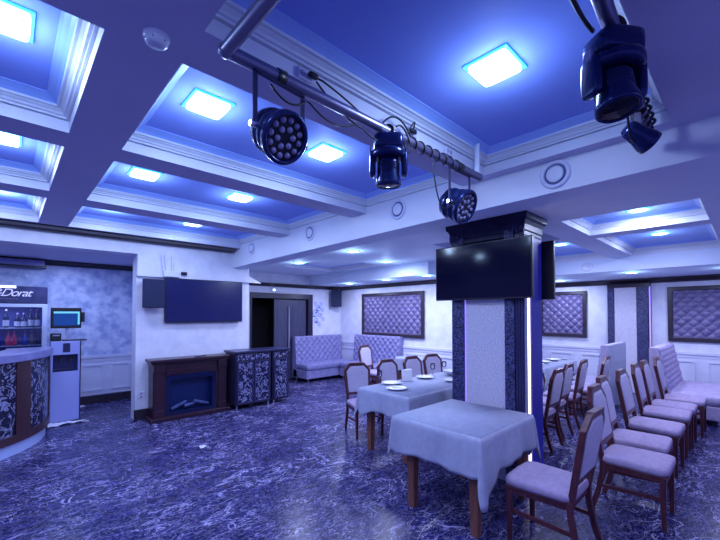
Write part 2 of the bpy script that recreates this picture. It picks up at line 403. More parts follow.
# perimeter soffits
mb.add([(7.9, -1.6, ZP), (10, -1.6, ZP), (10, 4.3, ZP), (7.9, 4.3, ZP)], [(0, 3, 2, 1)])
mb.add([(5.9, 4.3, ZP), (7.0, 4.3, ZP), (7.0, 8.2, ZP), (5.9, 8.2, ZP)], [(0, 3, 2, 1)])
for x, ya, yb in ((7.9, -1.6, 4.3), (5.9, 4.3, 8.2)):
    mb.add([(x, ya, ZP), (x, yb, ZP), (x, yb, ZL), (x, ya, ZL)], [(0, 3, 2, 1)])
mb.add([(5.9, 4.3, ZP), (7.9, 4.3, ZP), (7.9, 4.3, ZL), (5.9, 4.3, ZL)], [(0, 1, 2, 3)])
mb.mats = [M['lowlit']]; mb.mi = [0] * len(mb.f)
struct(mb.build('ceiling_low', M['lowlit']), 'lower ceiling over the dining zone')
for i, (x0, x1, y0, y1) in enumerate(low): coffer(i, x0, x1, y0, y1, zc, 2.87 if i < 6 else 2.80, k=0.8, top='cove' if i < 6 else 'lowlit')

# walls -------------------------------------------------------------
mb = MB(); mb.box(1.5, YT, 0, 3.44, YT + 0.25, ZB)                      # TV wall
mb.box(-4, YT, 2.66, 1.5, YT + 0.25, ZB)                                # lintel above the bar alcove
struct(mb.build('wall_left', M['wall']), 'pale plaster wall behind the fireplace and large screen')
mb = MB()
mb.prism([(1.5, 2.31), (3.68, 2.31), (3.09, 2.58), (3.09, 2.895), (1.5, 2.895)], lambda u, v, t: (u, t, v), YT - 0.055, YT - 0.002)
mb.prism([(-4, 2.66), (1.5, 2.66), (1.5, 2.895), (-4, 2.895)], lambda u, v, t: (u, t, v), YT - 0.055, YT - 0.002)
struct(mb.build('trim_1', M['wall']), 'shallow plaster band above the large screen')
mb = MB(); mb.box(-4, 8.66, 0, 2.1, 8.8, 2.9); struct(mb.build('wall_alcove', M['walltex']), 'mottled blue grey wall behind the bar')
mb = MB(); mb.box(1.9, YT + 0.25, 0, 2.1, 8.66, 2.9); struct(mb.build('wall_alcove_side', M['walltex']), 'side wall of the bar alcove')
mb = MB(); mb.add([(-4, YT + 0.25, 2.66), (1.9, YT + 0.25, 2.66), (1.9, 8.66, 2.66), (-4, 8.66, 2.66)], [(0, 3, 2, 1)]); struct(mb.build('ceiling_alcove', M['beam']), 'flat ceiling of the bar alcove')
mb = MB()
mb.box(3.30, 8.2, 0, 4.20, 8.35, 2.9); mb.box(5.86, 8.2, 0, 7.15, 8.35, 2.9); mb.box(4.20, 8.2, 2.12, 5.86, 8.35, 2.9)
struct(mb.build('wall_back', M['wall']), 'pale wall with the double doorway')
mb = MB(); mb.box(3.44, YT + 0.25, 0, 3.3, 8.2, 2.9); struct(mb.build('wall_return', M['wall']), 'short return wall beside the doorway')
mb = MB(); mb.box(7.0, 4.3, 0, 7.15, 8.2, 2.9); struct(mb.build('wall_dining', M['wall']), 'dining wall carrying the long tufted panel')
mb = MB(); mb.box(7.0, 4.3, 0, 10.15, 4.45, 2.9); struct(mb.build('wall_jog', M['wall']), 'short wall joining the two dining walls')
mb = MB(); mb.box(10.0, -1.6, 0, 10.15, 4.3, 2.9); struct(mb.build('wall_right', M['wall']), 'far right pale dining wall')
# hallway box behind the open door leaf
mb = MB(); mb.box(4.28, 8.9, 0, 5.9, 8.95, 2.3); mb.box(4.2, 8.35, 0, 4.28, 8.95, 2.3); mb.box(5.88, 8.35, 0, 5.95, 8.95, 2.3); mb.box(4.2, 8.35, 2.25, 5.95, 8.95, 2.3)
struct(mb.build('wall_hallway', M['void']), 'dark hallway beyond the open door')

# dark crown trims
def crown_y(name, xa, xb, y, z0, z1, dep, m='darktrim', lab='dark wooden crown moulding'):
    mb = MB(); mb.prism([(0, z0), (-dep * 0.35, z0), (-dep * 0.45, z0 + (z1 - z0) * 0.35), (-dep * 0.9, z0 + (z1 - z0) * 0.7), (-dep, z1), (0, z1)], lambda u, v, t: (t, y + u, v), xa, xb)
    return struct(mb.build(name, M[m]), lab)
def crown_x(name, ya, yb, x, z0, z1, dep, m='darktrim', lab='dark wooden crown moulding'):
    mb = MB(); mb.prism([(0, z0), (-dep * 0.35, z0), (-dep * 0.45, z0 + (z1 - z0) * 0.35), (-dep * 0.9, z0 + (z1 - z0) * 0.7), (-dep, z1), (0, z1)], lambda u, v, t: (x + u, t, v), ya, yb)
    return struct(mb.build(name, M[m]), lab)
crown_y('trim_2', -4, 3.05, YT - 0.06, 2.845, 2.898, 0.26, lab='dark crown moulding above the screen wall')
crown_y('trim_3', -4, 1.9, 8.66, 2.57, 2.655, 0.10, lab='dark crown moulding in the bar alcove')
crown_x('trim_4', YT + 0.25, 8.56, 1.9, 2.57, 2.655, 0.10, lab='dark crown on the alcove side wall')
crown_y('trim_5', 3.5, 6.9, 8.2, 2.38, 2.465, 0.10, lab='dark crown moulding above the doorway')
crown_x('trim_6', 4.3, 8.2, 7.0, 2.38, 2.465, 0.10, lab='dark crown moulding above the long tufted panel')
crown_x('trim_7', -1.6, 4.3, 10.0, 2.36, 2.465, 0.12, lab='dark crown moulding on the far right wall')
# wainscot
def wainscot_x(name, x, ya, yb, n, lab):
    mb = MB()
    mb.box(x - 0.012, ya, 0.12, x, yb, 0.88); mb.box(x - 0.035, ya, 0.88, x, yb, 0.935); mb.box(x - 0.022, ya, 0.82, x, yb, 0.85)
    w = (yb - ya) / n
    for i in range(n):
        a, c = ya + i * w + 0.09, ya + (i + 1) * w - 0.09
        mb.ringprism([(a, 0.2), (c, 0.2), (c, 0.76), (a, 0.76)], [(a + 0.03, 0.23), (c - 0.03, 0.23), (c - 0.03, 0.73), (a + 0.03, 0.73)], lambda u, v, t: (t, u, v), x - 0.03, x - 0.01)
    return struct(mb.build(name, M['wainscot']), lab)
def wainscot_y(name, y, xa, xb, n, lab):
    mb = MB()
    mb.box(xa, y - 0.012, 0.16, xb, y, 0.88); mb.box(xa, y - 0.035, 0.86, xb, y, 0.915); mb.box(xa, y - 0.022, 0.80, xb, y, 0.83)
    w = (xb - xa) / n
    for i in range(n):
        a, c = xa + i * w + 0.07, xa + (i + 1) * w - 0.07
        mb.ringprism([(a, 0.24), (c, 0.24), (c, 0.74), (a, 0.74)], [(a + 0.03, 0.27), (c - 0.03, 0.27), (c - 0.03, 0.71), (a + 0.03, 0.71)], lambda u, v, t: (u, t, v), y - 0.03, y - 0.01)
    return struct(mb.build(name, M['wainscot']), lab)
wainscot_x('trim_8', 7.0, 4.3, 8.2, 5, 'white wainscot under the long tufted panel')
wainscot_x('trim_9', 10.0, -1.6, 1.48, 4, 'white wainscot below the right tufted panel')
wainscot_x('trim_10', 10.0, 2.25, 4.3, 3, 'white wainscot below the middle tufted panel')
wainscot_y('trim_11', 8.66, -0.9, 1.9, 6, 'white wainscot in the bar alcove')
mb = MB(); mb.box(-4, 8.63, 0, 1.9, 8.66, 0.15); struct(mb.build('baseboard_alcove', M['darktrim']), 'dark baseboard in the bar alcove')
mb = MB(); mb.box(1.485, YT - 0.015, 0, 3.44, YT, 0.17); struct(mb.build('baseboard_left', M['darktrim']), 'dark baseboard under the screen wall')
mb = MB(); mb.box(9.97, -1.6, 0, 10, 4.3, 0.12); struct(mb.build('baseboard_right', M['darktrim']), 'dark baseboard on the far right wall')

# doorway
dr = MB()
dr.ringprism([(4.18, 0), (4.18, 2.22), (5.98, 2.22), (5.98, 0)], [(4.205, 0), (4.205, 2.09), (5.84, 2.09), (5.84, 0)], lambda u, v, t: (u, t, v), 8.15, 8.36)
dfo = struct(dr.build('door_frame', M['doorframe']), 'dark wooden door frame')
mb = MB(); mb.box(4.86, 8.24, 0.01, 5.82, 8.285, 2.07)
for (a, c) in ((4.94, 5.30), (5.38, 5.74)): mb.box(a, 8.232, 0.2, c, 8.241, 1.9)
dd = struct(mb.build('door_1', M['door']), 'dark grey closed door leaf')
mb = MB(); mb.tube([(5.26, 8.19, 0.75), (5.26, 8.19, 1.90)], 0.014); mb.tube([(5.26, 8.19, 0.85), (5.26, 8.24, 0.85)], 0.008); mb.tube([(5.26, 8.19, 1.8), (5.26, 8.24, 1.8)], 0.008)
mb.build('door_handle', M['greyplastic'], dd)

# ------------------------------------------------------------------ pillar
P = MB()
px0, px1, py0, py1 = 3.72, 4.14, 1.555, 2.37
P.box(px0 + 0.02, py0 + 0.02, 0, px1 - 0.02, py1 - 0.02, 2.712)
pil = struct(P.build('pillar', M['darkpanel']), 'square pillar dressed in dark relief strips and pale stone')
mb = MB(); mb.box(px0 - 0.004, 1.75, 0, px0 + 0.03, 2.20, 2.45); mb.build('stone_panel', M['stone'], pil)
def strip(ya, yb):
    mb = MB(); mb.box(px0 - 0.02, ya, 0, px0 + 0.03, yb, 2.56); o = mb.build('relief_strip', M['ornate'], pil, 0.006)
    return o
strip(2.22, 2.37); strip(1.645, 1.75)
mb = MB(); mb.box(px0 - 0.006, 1.555, 0, px0 + 0.04, 1.64, 2.5)
for q in range(3): mb.box(px0 - 0.014, 1.562 + q * 0.027, 0, px0, 1.578 + q * 0.027, 2.5)
mb.build('corner_moulding', M['navy'], pil)
mb = MB(); mb.box(px0 - 0.006, 2.198, 0, px0 + 0.01, 2.212, 2.45); mb.build('led_strip', M['violet'], pil)
mb = MB(); mb.box(3.795, py0 - 0.004, 0.0, 3.845, py0 + 0.03, 2.5); mb.build('led_strip', M['warmstrip'], pil)
mb = MB(); mb.box(3.725, py0 - 0.006, 0, 3.785, py0 + 0.03, 2.5); mb.build('corner_moulding', M['greyplastic'], pil)
mb = MB(); mb.box(3.86, py0 - 0.012, 0, 4.14, py0 + 0.03, 2.5); mb.build('blue_strip', M['blueglow'], pil)
for ya, yb in ((1.60, 2.32),):
    mb = MB(); mb.box(px1 - 0.03, ya, 0, px1, yb, 2.5); mb.build('relief_strip', M['ornate'], pil)
cap = [(0.0, 2.48), (0.012, 2.49), (0.012, 2.53), (0.018, 2.545), (0.02, 2.60), (0.032, 2.635), (0.052, 2.655), (0.056, 2.70), (0.050, 2.712), (0.0, 2.713)]
mb = MB(); rings = []
for d, z in cap: rings.append([(px0 - d, py0 - d, z), (px1 + d, py0 - d, z), (px1 + d, py1 + d, z), (px0 - d, py1 + d, z)])
for a, c in zip(rings, rings[1:]):
    for i in range(4):
        j = (i + 1) % 4; mb.add([a[i], a[j], c[j], c[i]], [(0, 1, 2, 3)])
mb.build('capital', M['capital'], pil)
mb = MB()
for sy in (py0 - 0.02, py1 - 0.10):
    for k in range(4): mb.sell((px0 - 0.022, sy + 0.018 + 0.03 * k, 2.56), 0.02, 0.014, 0.05, 1, 1, 10, 8)
mb.build('capital_ornament', M['ornate'], pil)

# pilaster on the far right wall
mb = MB(); mb.box(9.88, 1.48, 0, 9.998, 2.25, 2.36)
pl = struct(mb.build('pilaster', M['darkpanel']), 'wall pilaster with pale stone field and dark relief edges')
mb = MB(); mb.box(9.862, 1.72, 0, 9.89, 2.12, 2.28); mb.build('stone_panel', M['stone'], pl)
mb = MB(); mb.box(9.85, 1.52, 0, 9.89, 1.71, 2.32); mb.build('relief_strip', M['ornate'], pl)
mb = MB(); mb.box(9.85, 2.13, 0, 9.89, 2.25, 2.32); mb.build('relief_strip', M['ornate'], pl)
mb = MB(); mb.box(9.84, 1.48, 2.28, 9.90, 2.25, 2.355); mb.build('header', M['darktrim'], pl)
mb = MB(); mb.box(9.872, 1.476, 0, 9.89, 1.50, 2.3); mb.build('led_strip', M['violet'], pl)

# ------------------------------------------------------------------ ceiling lights
def panel_light(x, y, label, s=0.112):
    t = thing('ceiling_light', label, 'ceiling light', (x, y, ZC), 0, 'square ceiling light panels')
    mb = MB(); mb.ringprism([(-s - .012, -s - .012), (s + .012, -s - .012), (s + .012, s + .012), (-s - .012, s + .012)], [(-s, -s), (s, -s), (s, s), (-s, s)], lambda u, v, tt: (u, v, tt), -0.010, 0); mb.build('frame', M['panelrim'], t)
    mb = MB(); mb.sell((0, 0, -0.016), s, s, 0.016, 0.3, 0.22, 32, 8); mb.build('diffuser', M['panelglow'], t)
    for i in (-1, 1):
        for j in (-1, 1):
            mb = MB(); mb.tube([(i * s * .72, j * s * .72, -0.037), (i * s * .72, j * s * .72, -0.027)], 0.005, 8); mb.build('screw', M['greyplastic'], t)
    return t
for x, y, l in ((0.94, 2.44, 'glowing square panel light in the coffer near the smoke detector'),
                (1.95, 2.48, 'glowing square panel light above the multi lens stage lamp'),
                (0.96, 4.08, 'glowing square panel light in second coffer row, left of two'),
                (1.97, 4.12, 'glowing square panel light in second coffer row, right of two'),
                (2.03, 5.80, 'ceiling panel light barely peeking over the last coffer beam'),
                (-0.05, 2.36, 'large glowing panel light at top left corner of ceiling'),
                (-0.06, 3.98, 'glowing panel light cut by left edge, second coffer row'),
                (1.95, 0.965, 'glowing square panel light inside the pipe framed coffer')):
    panel_light(x, y, l)
def downlight(x, y, z, label, r=0.095):
    t = thing('downlight', label, 'ceiling light', (x, y, z), 0, 'round recessed downlights')
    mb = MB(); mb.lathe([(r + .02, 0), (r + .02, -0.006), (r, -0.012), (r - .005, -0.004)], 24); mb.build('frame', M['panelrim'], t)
    mb = MB(); mb.lathe([(r, -0.004), (r * .8, -0.014), (0.001, -0.018)], 24); mb.build('diffuser', M['downglow'], t)
for x, y, z, l in ((4.18, 6.15, ZL, 'round downlight under the dropped beam nearest the doorway'),
                   (4.03, 4.41, ZL, 'round downlight under the dropped beam, nearest the round vents'),
                   (5.30, 4.85, ZL, 'round downlight in the low ceiling left of the pillar screen'),
                   (6.22, 6.95, ZP, 'small downlight above the corner speaker'),
                   (6.12, 5.60, ZP, 'small downlight above the long tufted panel'),
                   (6.02, 4.42, ZP, 'small downlight near the pillar, at right end of long panel'),
                   (5.12, 0.86, 2.87, 'bright round downlight in the nearest low coffer'),
                   (6.85, 0.90, 2.87, 'round downlight in the second low coffer from the camera'),
                   (6.72, 2.19, 2.87, 'round downlight just right of the pillar top'),
                   (8.35, 1.52, ZP, 'small downlight over the right tufted panel beside pilaster'),
                   (9.3, 3.05, ZP, 'small downlight over the middle tufted panel')):
    downlight(x, y, z, l)

# round vents on the dropped beam
for y, l in ((6.0, 'round white vent on the dropped beam nearest the screen wall'), (4.28, 'round white vent on the dropped beam between two ceiling beams'),
             (2.65, 'round white vent on the dropped beam left of the pillar'), (1.04, 'round white vent on the dropped beam right of the pillar')):
    z = 2.845 if y > 1.5 else 2.79
    t = thing('round_vent', l, 'vent', (XF, y, z), 0, 'round vents along the dropped beam')
    mt = Matrix.Rotation(-PI / 2, 4, 'Y')
    mb = MB(); mb.lathe([(0.112, 0), (0.112, 0.012), (0.10, 0.02), (0.082, 0.014), (0.08, 0.003)], 28, mt); mb.build('rim', M['plastic'], t)
    mb = MB(); mb.lathe([(0.08, 0.003), (0.066, 0.003), (0.064, 0.014), (0.05, 0.018), (0.001, 0.02)], 28, mt); mb.build('disc', M['white'], t)
    mb = MB(); mb.lathe([(0.083, 0.0145), (0.080, 0.0045), (0.068, 0.0045), (0.064, 0.0145)], 28, mt); mb.build('groove', M['groove'], t)
t = thing('round_vent', 'round white vent low on the inner soffit above the far dining wall', 'vent', (7.9, 2.12, 2.585), 0, 'round vents along the dropped beam')
mb = MB(); mb.lathe([(0.09, 0), (0.09, 0.012), (0.08, 0.018), (0.066, 0.012), (0.001, 0.012)], 28, mt); mb.build('disc', M['plastic'], t)

# smoke detector
t = thing('smoke_detector', 'round white smoke detector on the ceiling beam', 'smoke detector', (0.45, 1.75, ZB))
mb = MB(); mb.lathe([(0.052, 0), (0.052, -0.012), (0.046, -0.02)], 28); mb.build('base', M['plastic'], t)
mb = MB(); mb.lathe([(0.046, -0.018), (0.044, -0.034), (0.03, -0.045), (0.001, -0.047)], 28); mb.build('cover', M['plastic'], t)
mb = MB()
for a in range(6):
    q = a * PI / 3; mb.box(0.040 * math.cos(q) - 0.006, 0.040 * math.sin(q) - 0.006, -0.033, 0.040 * math.cos(q) + 0.006, 0.040 * math.sin(q) + 0.006, -0.026)
mb.build('grille', M['greyplastic'], t)

# ------------------------------------------------------------------ lighting rig
ZR = 2.805; R = 0.029
rig = thing('lighting_rig', 'steel pipe frame hung under the coffer for stage lamps', 'pipe frame', (0, 0, 0))
mb = MB(); mb.tube([(0.65, 1.50, ZR), (2.76, 1.50, ZR)], R, 16); mb.build('pipe', M['pipe'], rig)
mb = MB(); mb.tube([(0.65, 0.300, ZR), (2.95, 0.425, ZR)], R, 16); mb.build('pipe', M['pipe'], rig)
mb = MB(); mb.tube([(0.65, 0.295, ZR), (0.65, 1.52, ZR)], R, 16); mb.build('pipe', M['pipe'], rig)
for x, y in ((2.72, 1.50), (2.86, 0.42), (0.72, 0.33)):
    mb = MB(); mb.tube([(x, y, ZR), (x, y, ZC)], 0.022, 12); mb.build('hanger_post', M['white'], rig)
for x, y in ((0.65, 1.5), (0.65, .300)):
    mb = MB(); mb.sell((x, y, ZR), .034, .034, .034, 1, 1, 14, 10); mb.build('joint', M['pipe'], rig)

def par_can(x, y, target, label, drop=0.30, bw=0.135, s=1.2):
    t = thing('par_stage_light', label, 'stage light', (x, y, ZR), 0, 'multi lens stage lamps')
    c = Vector((0, 0, -drop)); d = (Vector(target) - (Vector((x, y, ZR)) + c)).normalized()
    mt = Matrix.Translation(c) @ d.to_track_quat('Z', 'Y').to_matrix().to_4x4() @ Matrix.Scale(s, 4)
    body = MB(); body.lathe([(0.001, -0.115), (0.05, -0.115), (0.06, -0.10), (0.082, -0.085), (0.082, -0.07), (0.088, -0.065), (0.088, -0.045), (0.082, -0.04), (0.09, -0.02), (0.094, 0.0), (0.090, 0.004), (0.090, 0.02), (0.099, 0.024), (0.099, 0.045), (0.094, 0.05), (0.084, 0.05), (0.082, 0.036)], 36, mt)
    body.build('housing', M['lampblack'], t)
    f = MB(); f.lathe([(0.083, 0.036), (0.001, 0.036)], 36, mt); f.build('face_plate', M['black'], t)
    spots = [(0.0, 0.0, 0)] if False else []
    for n, rr, off in ((6, 0.034, 0.3), (12, 0.066, 0.0)):
        for k in range(n):
            a = off + 2 * PI * k / n; spots.append((rr * math.cos(a), rr * math.sin(a)))
    for (u, v) in spots:
        l = MB(); l.sell((u, v, 0.038), 0.0125, 0.0125, 0.009, 1, 1, 12, 6, mtx=mt); l.build('lens', M['lens'], t)
    # U bracket
    side = d.cross(Vector((0, 0, 1))).normalized()
    br = MB()
    for sgn in (-1, 1):
        top = Vector((0, 0, -0.028)) + side * (sgn * bw); bot = c + side * (sgn * bw)
        br.bar(top, bot, 0.022, 0.006)
    br.bar(Vector((0, 0, -0.032)) - side * (bw + .003), Vector((0, 0, -0.032)) + side * (bw + .003), 0.022, 0.008)
    br.build('bracket', M['bracket'], t)
    cl = MB(); cl.lathe([(0.034, -0.022), (0.034, 0.022), (0.0265, 0.022), (0.0265, -0.022), (0.034, -0.022)], 18, Matrix.Rotation(PI / 2, 4, 'Y')); cl.build('hanging_clamp', M['black'], t)
    for sgn in (-1, 1):
        kb = MB(); kb.tube([c + side * (sgn * 0.105), c + side * (sgn * (bw + .025))], 0.014, 12); kb.build('knob', M['chrome'], t)
    return t
par_can(0.91, 1.50, (1.06, 0.0, 1.6), 'round stage lamp with eighteen lenses on the pipe nearest camera', drop=0.275)
par_can(2.46, 1.50, (2.5, 0.2, 1.9), 'round stage lamp with bracket hanging just above the pillar', drop=0.29, s=1.3, bw=0.145)

def moving_head(x, y, label, rz=0.0, tilt=0.15, s=1.0):
    t = thing('moving_head_light', label, 'stage light', (x, y, ZR), rz, 'moving head stage lamps')
    b = MB(); b.sell((0, 0, -0.075 * s), 0.088 * s, 0.075 * s, 0.045 * s, 0.3, 0.4, 28, 10); b.build('base', M['lampblack'], t)
    c = MB(); c.lathe([(0.034, -0.03), (0.034, 0.03), (0.0265, 0.03), (0.0265, -0.03), (0.034, -0.03)], 18, Matrix.Rotation(PI / 2, 4, 'Y') if abs(math.sin(rz)) < .5 else Matrix.Rotation(PI / 2, 4, 'X')); c.build('hanging_clamp', M['black'], t)
    yk = MB()
    yk.lathe([(0.055 * s, -0.12 * s), (0.098 * s, -0.125 * s), (0.104 * s, -0.14 * s), (0.104 * s, -0.165 * s), (0.09 * s, -0.172 * s), (0.06 * s, -0.172 * s)], 32)
    for sg in (-1, 1): yk.sell((sg * 0.095 * s, 0, -0.20 * s), 0.019 * s, 0.045 * s, 0.075 * s, 0.4, 0.5, 20, 10)
    yk.build('yoke', M['lampblack'], t)
    mt = Matrix.Translation((0, 0, -0.23 * s)) @ Matrix.Rotation(tilt, 4, 'X')
    h = MB(); h.lathe([(0.001, 0.075 * s), (0.05 * s, 0.072 * s), (0.062 * s, 0.05 * s), (0.064 * s, 0.0), (0.066 * s, -0.03 * s), (0.076 * s, -0.075 * s), (0.078 * s, -0.095 * s), (0.07 * s, -0.104 * s), (0.064 * s, -0.098 * s)], 32, mt)
    for k in range(7): h.lathe([(0.066 * s, 0.035 * s - k * .009), (0.069 * s, 0.033 * s - k * .009), (0.066 * s, 0.030 * s - k * .009)], 32, mt)
    h.build('head', M['lampblack'], t)
    l = MB(); l.lathe([(0.065 * s, -0.097 * s), (0.04 * s, -0.102 * s), (0.001, -0.104 * s)], 32, mt); l.build('lens', M['tv'], t)
    e = MB(); e.box(-0.112 * s, -0.02, -0.16 * s, -0.103 * s, 0.02, -0.10 * s); e.build('display', M['lens'], t)
    return t
moving_head(1.66, 1.50, 'black moving head lamp on the left pipe beside tangled plug', -0.80, 0.10)
moving_head(1.69, 0.355, 'black moving head lamp on the right pipe, largest hanging lamp', -0.62, -0.22, 1.0)
# small spotlight at the far end of the right pipe
t = thing('spotlight', 'small black spotlight hung at the end of the right pipe', 'stage light', (2.44, 0.403, ZR))
d = Vector((0.62, -0.55, -0.55)).normalized(); c = Vector((0, 0, -0.15)); mt = Matrix.Translation(c) @ d.to_track_quat('Z', 'Y').to_matrix().to_4x4()
mb = MB(); mb.lathe([(0.001, -0.08), (0.035, -0.078), (0.045, -0.06), (0.05, 0.0), (0.062, 0.05), (0.064, 0.075), (0.058, 0.075), (0.056, 0.06)], 28, mt); mb.build('housing', M['lampblack'], t)
mb = MB(); mb.lathe([(0.057, 0.062), (0.001, 0.066)], 24, mt); mb.build('lens', M['lens'], t)
mb = MB(); mb.bar((0, 0, -0.026), (0, 0, -0.11), 0.05, 0.03); mb.build('bracket', M['pipe'], t)
mb = MB(); mb.lathe([(0.034, -0.03), (0.034, 0.03), (0.0265, 0.03), (0.0265, -0.03), (0.034, -0.03)], 18, Matrix.Rotation(PI / 2, 4, 'Y')); mb.build('hanging_clamp', M['black'], t)

# sockets on the coffer fascia and cables
for x, l in ((1.10, 'small round cable outlet on coffer fascia above first lamp'), (1.98, 'white socket box on the coffer fascia near middle lamp'), (2.42, 'white double socket on coffer fascia above the second round lamp')):
    t = thing('wall_socket', l, 'socket', (x, 1.575, 2.935)); 
    mb = MB(); mb.box(-0.045, -0.012, -0.028, 0.045, 0.004, 0.028); mb.build('plate', M['plastic'], t, 0.004)
    mb = MB()
    for sx in (-0.022, 0.022): mb.lathe([(0.016, 0.0), (0.014, 0.004), (0.001, 0.004)], 14, Matrix.Translation((sx, -0.012, 0)) @ Matrix.Rotation(PI / 2, 4, 'X'))
    mb.build('outlet', M['greyplastic'], t)
def arc(p, q, sag, n=14, side=(0, 0, 0)):
    p, q, sd = Vector(p), Vector(q), Vector(side); out = []
    for i in range(n + 1):
        u = i / n; w = 4 * u * (1 - u); out.append(p.lerp(q, u) + Vector((0, 0, -sag * w)) + sd * w)
    return out
def cable(pts, label, r=0.005, plug=None):
    mb = MB(); mb.tube(pts, r, 8); o = mb.build('power_cable', M['cable']); tag(o, label, 'cable', 'black lamp cables')
    if plug is not None:
        q = MB(); q.sell(plug, 0.03, 0.014, 0.014, 0.5, 0.6, 14, 8); q.build('plug', M['black'], o)
    return o
cable([(1.13, 1.545, 2.93)] + arc((1.18, 1.535, 2.925), (1.52, 1.52, 2.82), -0.01) + [(1.58, 1.50, 2.812)], 'black cable with plug running from fascia along left pipe', plug=(1.13, 1.54, 2.93))
cable(arc((1.14, 1.53, 2.90), (1.40, 1.50, 2.75), 0.02) + arc((1.45, 1.50, 2.748), (1.66, 1.50, 2.75), 0.03), 'black cable drooping over the left pipe near its plug')
cable(arc((0.86, 1.50, 2.752), (1.06, 1.50, 2.752), 0.05) + arc((1.08, 1.50, 2.75), (1.38, 1.50, 2.75), 0.05), 'black cable slung under pipe at the first lamp bracket')
cable(arc((1.95, 1.54, 2.93), (1.80, 1.47, 2.83), -0.06, side=(0.02, -0.02, 0)), 'short black cable looping from socket box to middle lamp', plug=(1.96, 1.545, 2.925))
wr = []
for i in range(90):
    u = i / 89; a = u * 2 * PI * 7; wr.append((1.85 + u * 0.6, 1.50 + 0.034 * math.cos(a), ZR + 0.034 * math.sin(a)))
cable(wr, 'black cable coiled around the left pipe', 0.005)
cable(arc((2.12, 1.50, 2.745), (2.40, 1.47, 2.60), 0.22, side=(-0.05, 0, 0)), 'black cable loop hanging beside the lamp above pillar')
wr = []
for i in range(420):
    u = i / 419; a = u * 2 * PI * 9; wr.append((1.9 + u * 0.85, 0.379 + u * .037 + (0.036 + 0.012 * math.sin(5 * a)) * math.cos(a), ZR + (0.036 + 0.012 * math.sin(3 * a)) * math.sin(a)))
cable(wr, 'black cable bundle coiled around the right pipe', 0.008)
cable(arc((2.25, 0.42, 2.75), (2.50, 0.42, 2.74), 0.13), 'black cable loop hanging beside the small spotlight', 0.006)
cable(arc((1.05, 0.38, 2.775), (1.6, 0.40, 2.775), 0.04), 'black cable slung under right pipe above the large lamp', 0.008)

cable(arc((1.62, 1.52, 2.84), (1.92, 1.53, 2.86), -0.09), 'black cable looping above the pipe over middle lamp', 0.006)
cable(arc((1.70, 1.47, 2.84), (1.84, 1.47, 2.76), -0.05) + arc((1.85, 1.47, 2.75), (1.74, 1.45, 2.76), 0.05), 'small black cable knot at the middle lamp clamp', 0.006)
# ------------------------------------------------------------------ wall screens
def television(loc, rz, w, h, label, scr):
    t = thing('television', label, 'television', loc, rz)
    mb = MB(); mb.box(-w / 2, 0.0, -h / 2, w / 2, 0.045, h / 2); mb.build('casing', M['black'], t, 0.006)
    mb = MB(); mb.box(-w / 2 + 0.012, -0.003, -h / 2 + 0.018, w / 2 - 0.012, 0.004, h / 2 - 0.012); mb.build('screen', scr, t)
    mb = MB(); mb.box(-0.15, 0.045, -0.12, 0.15, 0.075, 0.12); mb.build('mount', M['black'], t)
    return t
television((2.585, YT - 0.078, 1.93), 0, 1.36, 0.75, 'large dark television on the wall above the fireplace', M['tvwall'])
television((3.625, 1.985, 2.155), -PI / 2, 1.10, 0.605, 'black television on the near face of the pillar', M['tv'])
television((4.245, 1.99, 2.17), PI / 2, 1.10, 0.63, 'black television on the far side of pillar, its edge showing', M['tv'])

def speaker(loc, rz, w, d, h, label, tilt=0):
    t = thing('loudspeaker', label, 'loudspeaker', loc, rz)
    mb = MB(); mb.prism([(-w / 2, -d), (w / 2, -d), (w * 0.36, 0), (-w * 0.36, 0)], lambda u, v, q: (u, v, q), 0, h); mb.build('cabinet', M['blackmatte'], t, 0.008)
    mb = MB(); mb.box(-w / 2 + 0.012, -d - 0.006, 0.012, w / 2 - 0.012, -d, h - 0.012); mb.build('grille', M['blackmatte'], t)
    mb = MB(); mb.tube([(0, -0.02, h * 0.5), (0, 0.05, h * 0.5)], 0.02); mb.build('wall_mount', M['black'], t)
    return t
speaker((1.70, YT - 0.055, 1.80), 0, 0.33, 0.16, 0.46, 'black loudspeaker on the wall left of the large television')
speaker((6.74, 8.13, 1.90), -0.5, 0.30, 0.20, 0.46, 'black loudspeaker high in the corner above corner sofa')

# router with antennas
t = thing('wifi_router', 'white router with upright antennas above the large television', 'router', (2.0, YT - 0.06, 2.36))
mb = MB(); mb.box(-0.13, -0.05, -0.04, 0.12, 0, 0.06); mb.build('case', M['plastic'], t, 0.008)
for x in (-0.17, -0.11, 0.0, 0.04):
    mb = MB(); mb.tube([(x * 0.75, -0.03, 0.05), (x, -0.03, 0.32 if x != 0.04 else 0.2)], [0.007, 0.005], 8); mb.build('antenna', M['plastic'], t)
t = thing('adapter_box', 'small black adapter box beside the white router', 'adapter', (2.20, YT - 0.06, 2.395))
mb = MB(); mb.box(-0.045, -0.04, -0.025, 0.045, 0, 0.025); mb.build('case', M['black'], t, 0.005)
mb = MB(); mb.tube([(0.0, -0.02, -0.025), (0.0, -0.02, -0.05)], 0.004, 8); mb.build('lead', M['cable'], t)
# emergency lamp above door
t = thing('emergency_lamp', 'small glowing emergency lamp on wall above doorway', 'emergency light', (4.98, 8.2, 2.30))
mb = MB(); mb.box(-0.22, -0.03, -0.035, 0.22, 0, 0.035); mb.build('case', M['white'], t, 0.005)
mb = MB(); mb.sell((-0.17, -0.035, 0), 0.035, 0.012, 0.028, 1, 1, 14, 8); mb.build('bulb', M['signglow'], t)
